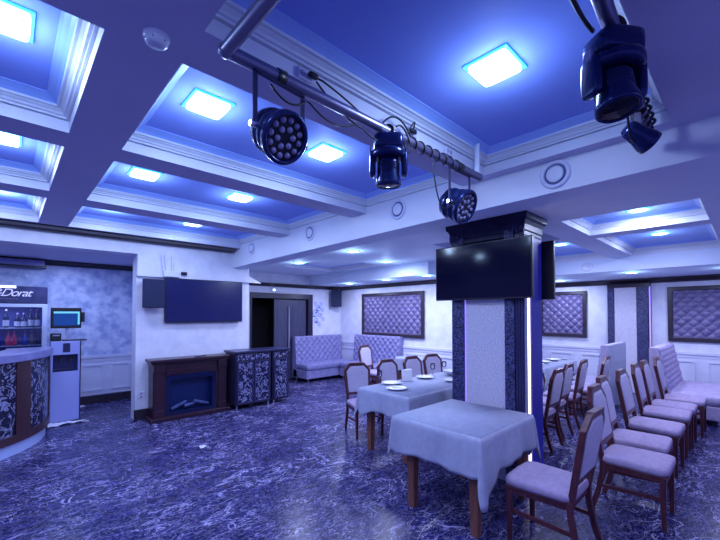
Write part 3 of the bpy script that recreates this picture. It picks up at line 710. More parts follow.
# wall decal
t = MB()
random.seed(3)
def ring(mb, x, z, r, w, y=8.195, a0=0, a1=2 * PI, n=18):
    o = [];
    for i in range(n + 1):
        a = a0 + (a1 - a0) * i / n; o += [(x + r * math.cos(a), y, z + r * math.sin(a)), (x + (r - w) * math.cos(a), y, z + (r - w) * math.sin(a))]
    mb.add(o, [(2 * i, 2 * i + 1, 2 * i + 3, 2 * i + 2) for i in range(n)])
t.use(M['decal'])
for (x, z, r) in ((6.10, 1.98, .06), (6.2, 1.86, .09), (6.12, 1.72, .11), (6.27, 1.66, .07), (6.34, 1.82, .06), (6.12, 1.52, .08), (6.22, 1.42, .06), (6.36, 1.56, .05), (6.3, 1.98, .05)):
    ring(t, x, z, r, r * 0.35); ring(t, x, z, r * 0.4, r * 0.3)
t.use(M['decaldark'])
for (x, z, r) in ((6.22, 1.87, .03), (6.14, 1.73, .035), (6.14, 1.46, .04), (6.05, 1.62, .03), (6.28, 1.67, .02)): ring(t, x, z, r, r * 0.8, 8.193, 0.3, 3.4)
o = t.build('wall_decal'); tag(o, 'curled floral wall decal in white and dark blue beside door frame', 'decal')

# wall outlet by fireplace
t = thing('wall_socket', 'white double wall socket low on wall left of fireplace', 'socket', (1.585, YT, 0.40))
mb = MB(); mb.box(-0.05, -0.012, -0.05, 0.05, 0, 0.05); mb.build('plate', M['plastic'], t, 0.004)
mb = MB()
for sz in (-0.025, 0.025): mb.lathe([(0.018, 0.0), (0.015, 0.004), (0.001, 0.004)], 14, Matrix.Translation((0, -0.012, sz)) @ Matrix.Rotation(PI / 2, 4, 'X'))
mb.build('outlet', M['greyplastic'], t)

# ------------------------------------------------------------------ tufted wall panels
def tuft_h(u, v, cell, amp):
    a = (u / cell + v / cell) * PI / 2; c = (u / cell - v / cell) * PI / 2
    return amp * (abs(math.sin(a)) * abs(math.sin(c))) ** 0.42
def tufted_panel(y0, y1, z0, z1, x, label, cell=0.092):
    t = thing('tufted_wall_panel', label, 'wall panel', (x, (y0 + y1) / 2, z0), 0, 'framed tufted wall panels')
    w, h = y1 - y0, z1 - z0; fw = 0.085
    mb = MB(); mb.ringprism([(-w / 2, 0), (w / 2, 0), (w / 2, h), (-w / 2, h)], [(-w / 2 + fw, fw), (w / 2 - fw, fw), (w / 2 - fw, h - fw), (-w / 2 + fw, h - fw)], lambda u, v, q: (q, u, v), -0.055, -0.002)
    mb.build('frame', M['darktrim'], t, 0.012)
    iw, ih = w - 2 * fw, h - 2 * fw
    n = int(iw / cell) or 1
    mb = MB(); mb.grid(max(24, int(iw / cell * 10)), max(24, int(ih / cell * 10)), lambda u, v: (-0.008 - tuft_h((u - .5) * iw, (v - .5) * ih, cell, 0.035), -iw / 2 + u * iw, fw + v * ih), True, True)
    nu, nv = int(iw / cell / 2) + 1, int(ih / cell / 2) + 1
    for i in range(-2 * nu, 2 * nu + 1):
        for j in range(-2 * nv, 2 * nv + 1):
            if (i + j) % 2 == 0 and abs(i * cell) < iw / 2 - .02 and abs(j * cell) < ih / 2 - .02:
                mb.sell((-0.014, i * cell, fw + ih / 2 + j * cell), 0.008, 0.013, 0.013, 1, 1, 8, 5)
    mb.build('upholstery', M['tuft'], t)
tufted_panel(5.2, 7.26, 1.13, 2.24, 7.0, 'long dark framed tufted panel on the wall behind sofas')
tufted_panel(2.70, 3.77, 1.14, 2.25, 10.0, 'dark framed tufted panel just right of the pillar')
tufted_panel(-0.87, 1.21, 1.14, 2.26, 10.0, 'dark framed tufted panel at right edge, right of pilaster')

# ------------------------------------------------------------------ fireplace and cabinets
t = thing('fireplace', 'dark mahogany electric fireplace under the large television', 'fireplace', (2.265, 6.73, 0), 0)
mb = MB(); W = 0.59
mb.box(-W, -0.26, 0.06, -0.40, 0, 0.90); mb.box(0.40, -0.26, 0.06, W, 0, 0.90); mb.box(-0.40, -0.26, 0.71, 0.40, 0, 0.90); mb.box(-0.40, -0.1, 0.06, 0.40, 0, 0.72)
mb.build('surround', M['fire'], t, 0.006)
mb = MB(); mb.box(-W - .05, -0.34, 0, W + .05, 0, 0.065); mb.build('plinth', M['fire'], t, 0.01)
mb = MB(); mb.box(-W - .05, -0.33, 0.93, W + .05, 0.02, 0.975); mb.box(-W - .025, -0.295, 0.895, W + .025, 0.02, 0.935); mb.build('mantel', M['fire'], t, 0.008)
for sx in (-1, 1):
    mb = MB(); x0 = sx * 0.51
    mb.box(x0 - 0.07, -0.285, 0.065, x0 + 0.07, -0.255, 0.80); mb.box(x0 - 0.08, -0.30, 0.78, x0 + 0.08, -0.25, 0.90); mb.box(x0 - .08, -0.295, 0.065, x0 + .08, -0.25, 0.17)
    mb.build('pilaster', M['fire'], t, 0.005)
mb = MB(); mb.prism([(-0.40, 0.80), (-0.40, 0.70)] + [(-0.40 + 0.8 * i / 16, 0.70 + 0.07 * math.sin(PI * i / 16)) for i in range(1, 16)] + [(0.40, 0.70), (0.40, 0.80)], lambda u, v, q: (u, q, v), -0.275, -0.255); mb.build('arch_board', M['fire'], t)
mb = MB(); mb.ringprism([(-.40, .065), (.40, .065), (.40, .71), (-.40, .71)], [(-.34, .12), (.34, .12), (.34, .63), (-.34, .63)], lambda u, v, q: (u, q, v), -0.262, -0.2)
fb = mb.build('firebox', M['firebox'], t)
mb = MB(); mb.box(-.36, -.14, .1, .36, -.12, .66); mb.build('back_glass', M['fireback'], fb)
for (xa, xb, za, zb) in ((-.30, -.06, .15, .24), (-.1, .06, .17, .19), (.05, .30, .23, .15)):
    mb = MB(); mb.tube([(xa, -.19, za), (xb, -.18, zb)], [.03, .024], 10); mb.build('log', M['log'], fb)

t = thing('remote_control', 'thin black remote control lying on the fireplace mantel', 'remote', (2.42, 6.52, 0.975), 0.4)
mb = MB(); mb.box(-0.11, -0.022, 0, 0.11, 0.022, 0.016); mb.build('case', M['black'], t, 0.004)
mb = MB()
for i in range(6): mb.box(-0.09 + i * 0.03, -0.012, 0.016, -0.075 + i * 0.03, 0.012, 0.019)
mb.build('keypad', M['greyplastic'], t)

def cabinet(x0, x1, label, ndoor, y0=6.27, y1=6.72):
    w = x1 - x0; t = thing('marble_cabinet', label, 'cabinet', ((x0 + x1) / 2, y1, 0), 0); D = y1 - y0
    mb = MB(); mb.box(-w / 2 + .01, -D + .02, 0.07, w / 2 - .01, 0, 1.0); mb.build('carcass', M['doorframe'], t, 0.005)
    mb = MB(); mb.box(-w / 2 - .015, -D - .025, 1.0, w / 2 + .005, 0.01, 1.035); mb.build('worktop', M['navy'], t, 0.006)
    mb = MB(); mb.box(-w / 2 + .04, -D + .008, 0.87, w / 2 - .04, -D + .025, 0.97); dw = mb.build('drawer', M['cabmarble'], t, 0.004)
    dwid = (w - .06) / ndoor
    for i in range(ndoor):
        a = -w / 2 + .03 + i * dwid; c = a + dwid
        mb = MB(); mb.ringprism([(a + .006, .09), (c - .006, .09), (c - .006, .85), (a + .006, .85)], [(a + .035, .12), (c - .035, .12), (c - .035, .82), (a + .035, .82)], lambda u, v, q: (u, q, v), -D, -D + .022)
        d = mb.build('door', M['navy'], t, 0.003)
        mb = MB(); mb.box(a + .03, -D + .008, .115, c - .03, -D + .02, .825); mb.build('door_panel', M['cabmarble'], d)
        kx = c - .022 if i == 0 and ndoor > 1 else a + .022
        mb = MB(); mb.sell((kx, -D - .012, .50), .008, .012, .012, 1, 1, 10, 6); mb.build('knob', M['chrome'], d)
    for i in (-1, 1):
        for j in (-D + .05, -.05):
            mb = MB(); mb.tube([(i * (w / 2 - .05), j, 0), (i * (w / 2 - .05), j, .08)], .018, 10); mb.build('foot', M['chrome'], t)
    return t
cabinet(2.93, 3.65, 'dark marble front cabinet with two doors beside fireplace', 2)
cabinet(3.67, 4.05, 'narrow dark marble front cabinet with one door near doorway', 1)

# ------------------------------------------------------------------ bar, fridge, cooler
t = thing('bar_counter', 'curved bar counter with dark marble front and brown pilasters', 'bar counter', (-1.05, 7.1, 0))
BR = 1.50
def arcseg(mb, r0, r1, a0, a1, z0, z1, n=24):
    o = []
    for i in range(n + 1):
        a = math.radians(a0 + (a1 - a0) * i / n)
        for r, z in ((r0, z0), (r1, z0), (r1, z1), (r0, z1)): o.append((r * math.cos(a), r * math.sin(a), z))
    f = []
    for i in range(n):
        k = 4 * i
        for q in range(4): f.append((k + q, k + 4 + q, k + 4 + (q + 1) % 4, k + (q + 1) % 4))
    f += [(0, 1, 2, 3), (4 * n + 3, 4 * n + 2, 4 * n + 1, 4 * n)]
    mb.add(o, f)
mb = MB(); arcseg(mb, BR - .07, BR - .02, -100, 0, 0, .16); mb.build('plinth', M['plinth'], t)
for a0, a1 in ((-100, -68), (-61, -40.5), (-32, -3)):
    mb = MB(); arcseg(mb, BR - .06, BR, a0, a1, .24, 1.12, 12); mb.build('marble_panel', M['barmarble'], t)
for a0, a1 in ((-68, -61), (-40.5, -32), (-3, 0)):
    mb = MB(); arcseg(mb, BR - .06, BR + .015, a0, a1, .24, 1.12, 6); mb.build('pilaster', M['barbrown'], t)
mb = MB(); arcseg(mb, BR - .06, BR + .02, -100, 0, .15, .245); mb.build('moulding', M['barbrown'], t)
mb = MB(); arcseg(mb, BR - .45, BR + .05, -100, 2, 1.12, 1.22); mb.build('counter_top', M['bartop'], t, 0.01)
mb = MB(); arcseg(mb, BR - .08, BR + .005, 0.2, 1.8, 0, 1.12, 2); mb.build('end_post', M['navy'], t)

fx0, fx1, fy = -0.62, 0.49, 8.10
fr = thing('drinks_fridge', 'glass door drinks fridge with dark script header behind the bar', 'fridge', (0, 0, 0))
mb = MB(); mb.box(fx0, fy + .04, 0.05, fx0 + .04, 8.62, 1.87); mb.box(fx1 - .04, fy + .04, 0.05, fx1, 8.62, 1.87); mb.box(fx0, 8.58, 0.05, fx1, 8.62, 1.87); mb.box(fx0, fy + .04, 0.05, fx1, 8.62, 0.12); mb.box(fx0, fy + .04, 1.83, fx1, 8.62, 1.87)
mb.use(M['fridgein']); mb.mats = [M['fridgein']]; mb.mi = [0] * len(mb.f); mb.build('cabinet', None, fr)
mb = MB(); mb.box(fx0, fy + .0, 1.87, fx1, 8.62, 2.15); hd = mb.build('header', M['headsign'], fr, 0.006)
mb = MB(); mb.ringprism([(fx0, .12), (fx1, .12), (fx1, 1.865), (fx0, 1.865)], [(fx0 + .06, .2), (fx1 - .065, .2), (fx1 - .065, 1.81), (fx0 + .06, 1.81)], lambda u, v, q: (u, q, v), fy, fy + .04)
dfm = mb.build('door', M['fridgewhite'], fr, 0.004)
mb = MB(); mb.box(fx0 + .05, fy + .018, .19, fx1 - .055, fy + .024, 1.82); mb.build('glass_pane', M['pane'], dfm)
for z in (0.45, 0.85, 1.19, 1.475):
    mb = MB(); mb.box(fx0 + .042, fy + .06, z - .012, fx1 - .042, 8.56, z); mb.build('shelf', M['fridgewhite'], fr)
def lettering(txt, size, loc, m, parent, shear=0.0):
    cu = bpy.data.curves.new('lettering', 'FONT'); cu.body = txt; cu.size = size; cu.shear = shear; cu.extrude = 0.002; cu.space_character = 0.85
    tmp = bpy.data.objects.new('lettering_tmp', cu); COL.objects.link(tmp)
    bpy.context.view_layer.update()
    me = bpy.data.meshes.new_from_object(tmp.evaluated_get(bpy.context.evaluated_depsgraph_get())); bpy.data.objects.remove(tmp)
    me.materials.clear(); me.materials.append(m)
    o = bpy.data.objects.new('lettering', me); COL.objects.link(o); o.parent = parent; o.location = loc; o.rotation_euler = (PI / 2, 0, 0)
    return o
lettering('S&Dorat', 0.17, (-0.245, fy - .004, 1.985), M['signwhite'], hd, 0.45)
lettering('- - - - - - - - - - -', 0.06, (-0.17, fy - .004, 1.93), M['greyplastic'], hd)
mb = MB(); mb.box(fx0 + .02, fy - .012, 2.115, 0.10, fy + .0, 2.15); mb.build('light_bar', M['signglow'], hd)

def bottle(x, y, z, h, r, m, label, group, lab=False, cap='bottlecap'):
    t = thing('bottle', label, 'bottle', (x, y, z), 0, group)
    mb = MB(); mb.lathe([(0.001, 0), (r, 0.004), (r, h * .52), (r * .85, h * .6), (r * .38, h * .72), (r * .34, h * .93)], 16); mb.build('body', m, t)
    mb = MB(); mb.lathe([(r * .4, h * .9), (r * .4, h), (0.001, h)], 12); mb.build('cap', M[cap], t)
    if lab:
        mb = MB(); mb.lathe([(r * 1.02, h * .10), (r * 1.02, h * .42)], 16); mb.build('paper_label', M['bottlelabel'], t)
    return t
pos = ['leftmost', 'second', 'third', 'fourth', 'rightmost']
for i, x in enumerate((-0.01, 0.125, 0.205, 0.29, 0.37)):
    bottle(x, 8.26, 1.4775, 0.30 if i != 1 and i != 2 else 0.24, 0.038, M['bottledark'], ('%s labelled dark bottle on upper fridge shelf' if i in (0, 4) else '%s dark bottle from left on upper fridge shelf') % pos[i], 'dark labelled bottles on the upper fridge shelf', True)
for x, m, l in ((-0.085, 'blue', 'blue drink bottle at left on the lower fridge shelf'), (0.02, 'red', 'left of two red drink bottles on lower fridge shelf'),
                (0.09, 'red', 'right of two red drink bottles on lower fridge shelf'), (0.22, 'blue', 'clear blue bottle between red and amber bottles in fridge'), (0.305, 'amber', 'amber bottle on lower fridge shelf'), (0.385, 'bottledark', 'dark bottle at right end of lower fridge shelf')):
    bottle(x, 8.26, 1.1925, 0.235, 0.032, M[m], l, 'drink bottles on the lower fridge shelf')
# pelmet on the alcove wall
t = thing('air_conditioner', 'long dark trimmed wall unit high above the fridge', 'wall unit', (-0.35, 8.655, 2.50))
mb = MB(); mb.box(-0.9, -0.2, 0.015, 0.83, 0, 0.14); mb.build('case', M['barbrown'], t, 0.01)
mb = MB(); mb.box(-0.9, -0.21, 0, 0.84, 0, 0.02); mb.build('vane', M['black'], t)
mb = MB(); mb.box(-0.8, -0.04, 0.14, 0.7, 0.0, 0.16); mb.build('wall_mount', M['black'], t)
mb = MB(); mb.box(-0.88, -0.204, 0.03, 0.81, -0.198, 0.125); mb.build('front_panel', M['bartop'], t)

t = thing('water_cooler', 'white floor standing water cooler with dark tap recess', 'water cooler', (0.68, 7.44, 0))
mb = MB(); mb.box(-.18, 0, 0.02, .18, .34, .82); mb.box(-.18, 0.14, .82, .18, .34, 1.06); mb.box(-.18, 0, 1.06, .18, .34, 1.27); mb.box(-.18, 0, .82, -.155, .2, 1.06); mb.box(.155, 0, .82, .18, .2, 1.06)
mb.build('body', M['coolbody'], t, 0.006)
mb = MB(); mb.box(-.155, .12, .83, .155, .142, 1.06); mb.build('tap_recess', M['cooldark'], t)
mb = MB(); mb.box(-.155, .0, .8, .155, .13, .835); mb.build('drip_tray', M['cooldark'], t)
mb = MB(); mb.box(-.035, -.006, 1.10, .055, 0.002, 1.24); mb.build('control_panel', M['navy'], t)
for sx in (-.06, .06):
    mb = MB(); mb.tube([(sx, .12, 1.0), (sx, .05, 1.0), (sx, .05, .95)], .012, 8); mb.build('tap', M['black'], t)
mb = MB(); mb.box(.18, 0.0, 0.02, .195, .34, 1.27); mb.build('side_panel', M['navy'], t)
mb = MB(); mb.box(-.16, .02, 0, .16, .32, .025); mb.build('base', M['black'], t)

t = thing('pos_terminal', 'black cash register monitor with lit blue screen on water cooler', 'monitor', (0.70, 7.62, 1.27))
mb = MB(); mb.box(-.06, -.12, 0, .26, .12, .018); mb.build('base', M['black'], t, 0.004)
mb = MB(); mb.bar((.02, 0, .015), (.0, .02, .30), .045, .03); mb.build('stand', M['greyplastic'], t)
mb = MB(); mb.box(-.20, -.04, .20, .19, .02, .53); mb.build('bezel', M['black'], t, 0.01)
mb = MB(); mb.box(-.165, -.044, .245, .165, -.038, .47); s = mb.build('screen', M['screen'], t)
mb = MB(); mb.box(-.165, -.046, .44, .165, -.043, .47); mb.box(.14, -.046, .26, .165, -.043, .45); mb.build('screen_bar', M['screenbar'], s)
mb = MB(); mb.box(.19, -.03, .30, .235, .0, .46); mb.build('card_reader', M['black'], t, 0.005)
t = thing('receipt_printer', 'small black receipt printer beneath the cash register monitor', 'printer', (0.565, 7.60, 1.27))
mb = MB(); mb.box(-.065, -.09, 0, .065, .09, .125); mb.build('case', M['black'], t, 0.01)
mb = MB(); mb.box(-.04, -.094, .085, .04, -.089, .1); mb.build('paper_slot', M['greyplastic'], t)

random.seed(5)
def crumple(name, x, y, w, d, h, label, cat, m):
    mb = MB(); mb.grid(14, 14, lambda u, v: (x + (u - .5) * w * (1 + .15 * math.sin(7 * v)), y + (v - .5) * d * (1 + .2 * math.sin(6 * u)), 0.004 + h * abs(math.sin(9 * u + 3 * v) * math.sin(8 * v - 2 * u)) * (1 - abs(2 * u - 1) ** 3)))
    return tag(mb.build(name, m), label, cat)
crumple('floor_rag', 0.66, 7.33, 0.56, 0.16, 0.035, 'crumpled white rag on floor in front of water cooler', 'rag', M['paper'])
crumple('paper_scrap', 1.85, 4.85, 0.09, 0.07, 0.02, 'small white paper scrap on open marble floor', 'paper', M['paper'])
crumple('paper_scrap', 1.02, 8.45, 0.10, 0.08, 0.03, 'small white scrap on floor by alcove baseboard', 'paper', M['paper'])

# ------------------------------------------------------------------ tables and cloths
def table(x0, x1, y0, y1, label, ins=0.09, insy=None, dy=0.0):
    t = thing('dining_table', label, 'table', ((x0 + x1) / 2, (y0 + y1) / 2, 0)); a, c = (x1 - x0) / 2 - .015, (y1 - y0) / 2 - .015
    mb = MB(); mb.box(-a, -c, .73, a, c, .765); mb.build('tabletop', M['legwood'], t, 0.004)
    mb = MB(); mb.ringprism([(-a + .05, -c + .05), (a - .05, -c + .05), (a - .05, c - .05), (-a + .05, c - .05)], [(-a + .075, -c + .075), (a - .075, -c + .075), (a - .075, c - .075), (-a + .075, c - .075)], lambda u, v, q: (u, v, q), .64, .731); mb.build('apron', M['legwood'], t)
    insy = ins if insy is None else insy
    for sx in (-1, 1):
        for sy in (-1, 1):
            mb = MB(); mb.bar((sx * (a - ins), sy * (c - insy) + dy, 0), (sx * (a - ins), sy * (c - insy) + dy, .731), .06, .06, .085, .085); mb.build('leg', M['legwood'], t, 0.004)
    return t
def tablecloth(x0, x1, y0, y1, label, drop=0.29, tips=(.40, .40, .40, .40), seed=1, group=None):
    # tips order: (x0,y0) (x1,y0) (x1,y1) (x0,y1)
    rnd = random.Random(seed); Z = .772; mb = MB(); rc = .012
    # perimeter: list of (base x, base y, normal angle, drop, flare)
    per = []; cs = [(x0, y0, 180, 270), (x1, y0, 270, 360), (x1, y1, 0, 90), (x0, y1, 90, 180)]
    ph = rnd.random() * 6
    for k, (cx, cy, a0, a1) in enumerate(cs):
        # corner fold
        NC = 16
        for i in range(NC + 1):
            u = i / NC; an = math.radians(a0 + (a1 - a0) * u); peak = math.sin(PI * u)
            d = drop + (tips[k] - drop) * min(1.0, (1 - abs(2 * u - 1)) * 1.45) ** 0.9 * (1 - 0.20 * u)
            fl = 0.022 + 0.30 * (tips[k] - drop) * peak ** 0.9 * (1 if tips[k] > drop else .5)
            per.append((cx, cy, an, d, fl))
        nx, ny = cs[(k + 1) % 4][:2]; an = math.radians(a1); L = math.hypot(nx - cx, ny - cy); n = max(16, int(L * 26))
        for i in range(1, n):
            u = i / n; s = u * L
            rip = 0.016 * math.sin(s * 13 + ph + k) + 0.010 * math.sin(s * 29 + 2 * ph + k * 2)
            d = drop + 0.012 * math.sin(s * 7 + k) + (tips[k] - drop) * 0.8 * max(0.0, 1 - s / 0.26)
            per.append((cx + (nx - cx) * u, cy + (ny - cy) * u, an, d, 0.022 + rip * .8))
    NT = 12; vs = []; n = len(per)
    for j in range(NT + 1):
        t = j / NT
        for (bx, by, an, d, fl) in per:
            if j == 0: vs.append((bx, by, Z)); continue
            off = rc + fl * (t ** 0.9); vs.append((bx + math.cos(an) * off, by + math.sin(an) * off, Z - rc * .4 - d * t))
    fs = []
    for j in range(NT):
        for i in range(n): fs.append((j * n + i, (j + 1) * n + i, (j + 1) * n + (i + 1) % n, j * n + (i + 1) % n))
    mb.add(vs, fs, True)
    mb.add([(x0, y0, Z), (x1, y0, Z), (x1, y1, Z), (x0, y1, Z)], [(0, 1, 2, 3)], True)
    o = mb.build('tablecloth', M['cloth'])
    so = o.modifiers.new('Solidify', 'SOLIDIFY'); so.thickness = 0.003; so.offset = 1
    return tag(o, label, 'tablecloth', group)
G = 'grey tablecloths on the dining tables'
table(2.585, 3.52, 1.42, 2.26, 'square wooden dining table in front, bare under grey cloth', .035, .10, -.05)
tablecloth(2.575, 3.53, 1.41, 2.27, 'grey tablecloth on empty front table, corner hanging low', .29, (.51, .42, .38, .35), 4, G)
table(3.27, 5.05, 2.66, 3.40, 'long dining table set with plates, behind the front table', .05, .07)
tablecloth(3.25, 5.05, 2.64, 3.43, 'grey tablecloth under the plates on table left of pillar', .25, (.27, .38, .38, .40), 9, G)
table(6.70, 8.46, 2.50, 3.30, 'dining table right of the pillar below middle tufted panel')
tablecloth(6.70, 8.46, 2.50, 3.30, 'grey tablecloth on the laid table right of pillar', .28, (.36, .36, .38, .38), 12, G)
table(6.12, 6.74, 4.72, 5.32, 'small dining table far back beside the wall sofa', .06)
tablecloth(6.12, 6.74, 4.72, 5.32, 'grey tablecloth on small far table beside the wall sofa', .25, (.32, .32, .32, .32), 15, G)

ZT = .776
def plate(x, y, label, r=.13, group='white plates on the table left of the pillar', z=ZT):
    mb = MB(); mb.lathe([(0.001, .004), (r * .55, .004), (r * .62, .012), (r * .97, .024), (r, .027), (r * .97, .029), (r * .6, .018), (r * .54, .011), (0.001, .010)], 32)
    o = mb.build('plate', M['plate']); o.location = (x, y, z); return tag(o, label, 'plate', group)
plate(3.68, 3.285, 'white plate on left table, second from its near end')
plate(3.46, 3.0, 'white plate nearest the near left end of cloth')
plate(4.38, 3.26, 'white plate on left table behind the napkins')
plate(4.42, 2.84, 'white plate on left table half hidden by pillar', .10)
t = thing('serving_bowl', 'white serving bowl near pillar on the left table', 'bowl', (4.90, 3.14, ZT))
mb = MB(); mb.lathe([(0.001, .005), (.05, .005), (.10, .03), (.135, .07), (.14, .072), (.132, .07), (.095, .037), (.045, .014), (0.001, .014)], 32); mb.build('bowl', M['plate'], t)
mb = MB(); mb.lathe([(.05, .006), (.05, 0), (.044, 0)], 24); mb.build('foot', M['plate'], t)
t = thing('napkin_holder', 'white folded napkins standing in holder on left table', 'napkins', (4.02, 3.30, ZT), -0.70)
mb = MB()
for i in range(5): mb.prism([(-.07 + i * .003, .005), (.075, .005), (.07, .15 + .004 * i), (-.065, .16 - .003 * i)], lambda u, v, q: (u, q, v), -.030 + i * .014, -.020 + i * .014)
mb.build('napkin', M['napkin'], t)
mb = MB(); mb.box(-.08, -.04, 0, .08, .045, .006); mb.build('holder', M['chrome'], t)
def wine_glass(x, y, label):
    mb = MB(); mb.lathe([(.034, 0), (.033, .003), (.005, .008), (.004, .075), (.012, .085), (.034, .115), (.036, .15), (.030, .185), (.029, .185), (.034, .15), (.032, .117), (.001, .09)], 20)
    o = mb.build('wine_glass', M['glass']); o.location = (x, y, ZT); return tag(o, label, 'wine glass', 'wine glasses on the left table')
wine_glass(3.56, 3.38, 'wine glass at near end of left table by two plates')
wine_glass(4.96, 3.32, 'wine glass at far end of left table by the bowl')
wine_glass(4.63, 3.30, 'wine glass beside the folded napkins')
for x, y, l in ((7.0, 2.72, 'white plate nearest the pillar on right table'), (7.45, 2.75, 'middle of three white plates on right table'), (7.95, 2.75, 'white plate at right end of right table')):
    plate(x, y, l, .13, 'white plates on the table right of the pillar')
for x, y, l in ((7.22, 2.68, 'dark cutlery set nearest pillar on right table'), (7.7, 2.68, 'dark cutlery set between plates on right table'), (8.15, 2.66, 'dark cutlery set at right end of table')):
    t = thing('cutlery_set', l, 'cutlery', (x, y, ZT + .002), 0.15, 'cutlery sets on the table right of the pillar')
    mb = MB(); mb.bar((-.012, -.09, .004), (-.012, .02, .004), .008, .004); mb.bar((-.012, .02, .004), (-.012, .09, .006), .012, .003, .022, .003); mb.build('fork', M['black'], t)
    mb = MB(); mb.bar((.018, -.09, .004), (.018, .0, .004), .01, .005); mb.bar((.018, .0, .004), (.018, .10, .005), .018, .002, .006, .002); mb.build('knife', M['black'], t)

# ------------------------------------------------------------------ chairs
def make_chair(label, group):
    t = thing('dining_chair', label, 'chair', (0, 0, 0), 0, group)
    taper = lambda p: (p.x * (1 - 0.10 * (p.y + .22) / .44), p.y, p.z + 0.012 * (1 - (p.x / .23) ** 2) * (1 if p.z > 0 else 0))
    mb = MB(); mb.sell((0, -0.005, .44), .235, .225, .038, .45, .25, 44, 14, taper); mb.build('seat', M['fabric'], t)
    mb = MB()
    mb.prism([(-.222, -.215), (.222, -.215), (.195, .205), (-.195, .205)], lambda u, v, q: (u, v, q), .365, .415)
    mb.prism([(-.230, -.223), (.230, -.223), (.203, .21), (-.203, .21)], lambda u, v, q: (u, v, q), .40, .412)
    mb.build('seat_frame', M['wood'], t, 0.004)
    for sx in (-1, 1):
        mb = MB(); mb.bar((sx * .198, -.195, 0), (sx * .20, -.192, .37), .028, .028, .042, .042); mb.build('leg', M['wood'], t, 0.004)
        mb = MB()
        fr_ = [(0.285, 0.0), (0.235, .16), (0.205, .32), (0.20, .42)]
        for (ya, za), (yb, zb) in zip(fr_, fr_[1:]): mb.bar((sx * .19, ya, za), (sx * .19, yb, zb + .004), .03, .034, .034, .04)
        mb.build('leg', M['wood'], t, 0.003)
        mb = MB(); mb.bar((sx * .198, -.19, .235), (sx * .19, .225, .215), .016, .030); mb.build('stretcher', M['wood'], t, 0.003)
    yb = lambda z: .205 + (z - .42) * .17
    fn = lambda u, v, q: (u, yb(v) + q, v)
    mb = MB()
    outer = [(-.200, .535), (.200, .535), (.218, .905), (.128, 1.005), (-.128, 1.005), (-.218, .905)]
    inner = [(-.164, .572), (.164, .572), (.178, .890), (.112, .962), (-.112, .962), (-.178, .890)]
    mb.ringprism(outer, inner, fn, -.020, .020)
    for sx in (-1, 1): mb.prism([(sx * .176 - .018, .41), (sx * .176 + .018, .41), (sx * .182 + .018, .545), (sx * .182 - .018, .545)], fn, -.02, .02)
    mb.prism([(-.135, .990), (.135, .990), (.112, 1.014), (-.112, 1.014)], fn, -.024, .024)
    mb.build('back_frame', M['wood'], t, 0.005)
    # padded back: ring layers bulging on both faces
    mb = MB(); lay = [(1.0, 0.0), (0.98, 0.018), (0.90, 0.027), (0.6, 0.033), (0.0, 0.035)]
    cx, cz = 0, .765
    for sg in (-1, 1):
        prev = None
        for k, off in lay:
            cur = [Vector(fn(cx + (u - cx) * k * 1.01, cz + (v - cz) * k * 1.01, sg * off)) for u, v in inner]
            if prev:
                nn = len(inner)
                mb.add(prev + cur, [((i, (i + 1) % nn, nn + (i + 1) % nn, nn + i) if sg > 0 else (nn + i, nn + (i + 1) % nn, (i + 1) % nn, i)) for i in range(nn)], True)
            prev = cur
    mb.build('backrest', M['backfab'], t)
    return t
c0 = make_chair('wooden chair with lavender seat pulled up to empty front table', None)
c0.location = (2.955, 1.07, 0); c0.rotation_euler = (0, 0, PI)
GR = 'row of lavender chairs along the right side'
for x, y, rz, l in ((3.95, 0.70, 0.0, 'nearest lavender seat chair of the row on right side'),
                    (4.55, 0.785, 0.03, 'second nearest chair in the row on the right side'),
                    (5.27, 0.765, -0.02, 'third chair from camera in the row on right side'),
                    (6.04, 0.765, 0.02, 'fourth chair from camera in the row on right side'),
                    (6.56, 0.755, 0.0, 'fifth chair from camera in the row on right side'),
                    (7.18, 0.70, 0.0, 'farthest chair in right row, touching the long lavender sofa')):
    dup(c0, (x, y, 0), rz, l, GR).scale = (1.04, 1.04, 1.03)
GM = 'chairs on the near side of the table right of the pillar'
for x, y, l in ((4.47, 2.02, 'chair half hidden just behind the pillar edge'), (5.02, 1.985, 'wooden chair first to the right of the pillar'),
                (5.62, 2.05, 'wooden chair second to the right of the pillar'), (6.28, 2.05, 'wooden chair third to the right of pillar, at cloth edge'),
                (7.06, 1.93, 'wooden chair beside the grey back of the high booth sofa')):
    dup(c0, (x, y, 0), PI + random.uniform(-.05, .05), l, GM)
GL = 'chairs around the table left of the pillar'
for x, y, rz, l in ((3.74, 3.85, -0.36, 'pale back chair at left end of laid table, leftmost of chairs'),
                    (4.44, 3.80, -0.12, 'pale back chair behind table, left of napkins'),
                    (5.08, 3.80, -0.14, 'pale back chair behind the table, above the middle plate'),
                    (5.60, 3.78, -0.25, 'pale back chair behind table nearest the pillar')):
    dup(c0, (x, y, 0), rz, l, GL).scale = (0.97, 0.97, 0.955)
dup(c0, (5.76, 5.60, 0), 0.1, 'single pale back chair standing before the tufted wall sofa', 'chairs around the table left of the pillar')

c0.scale = (1.04, 1.04, 1.03)
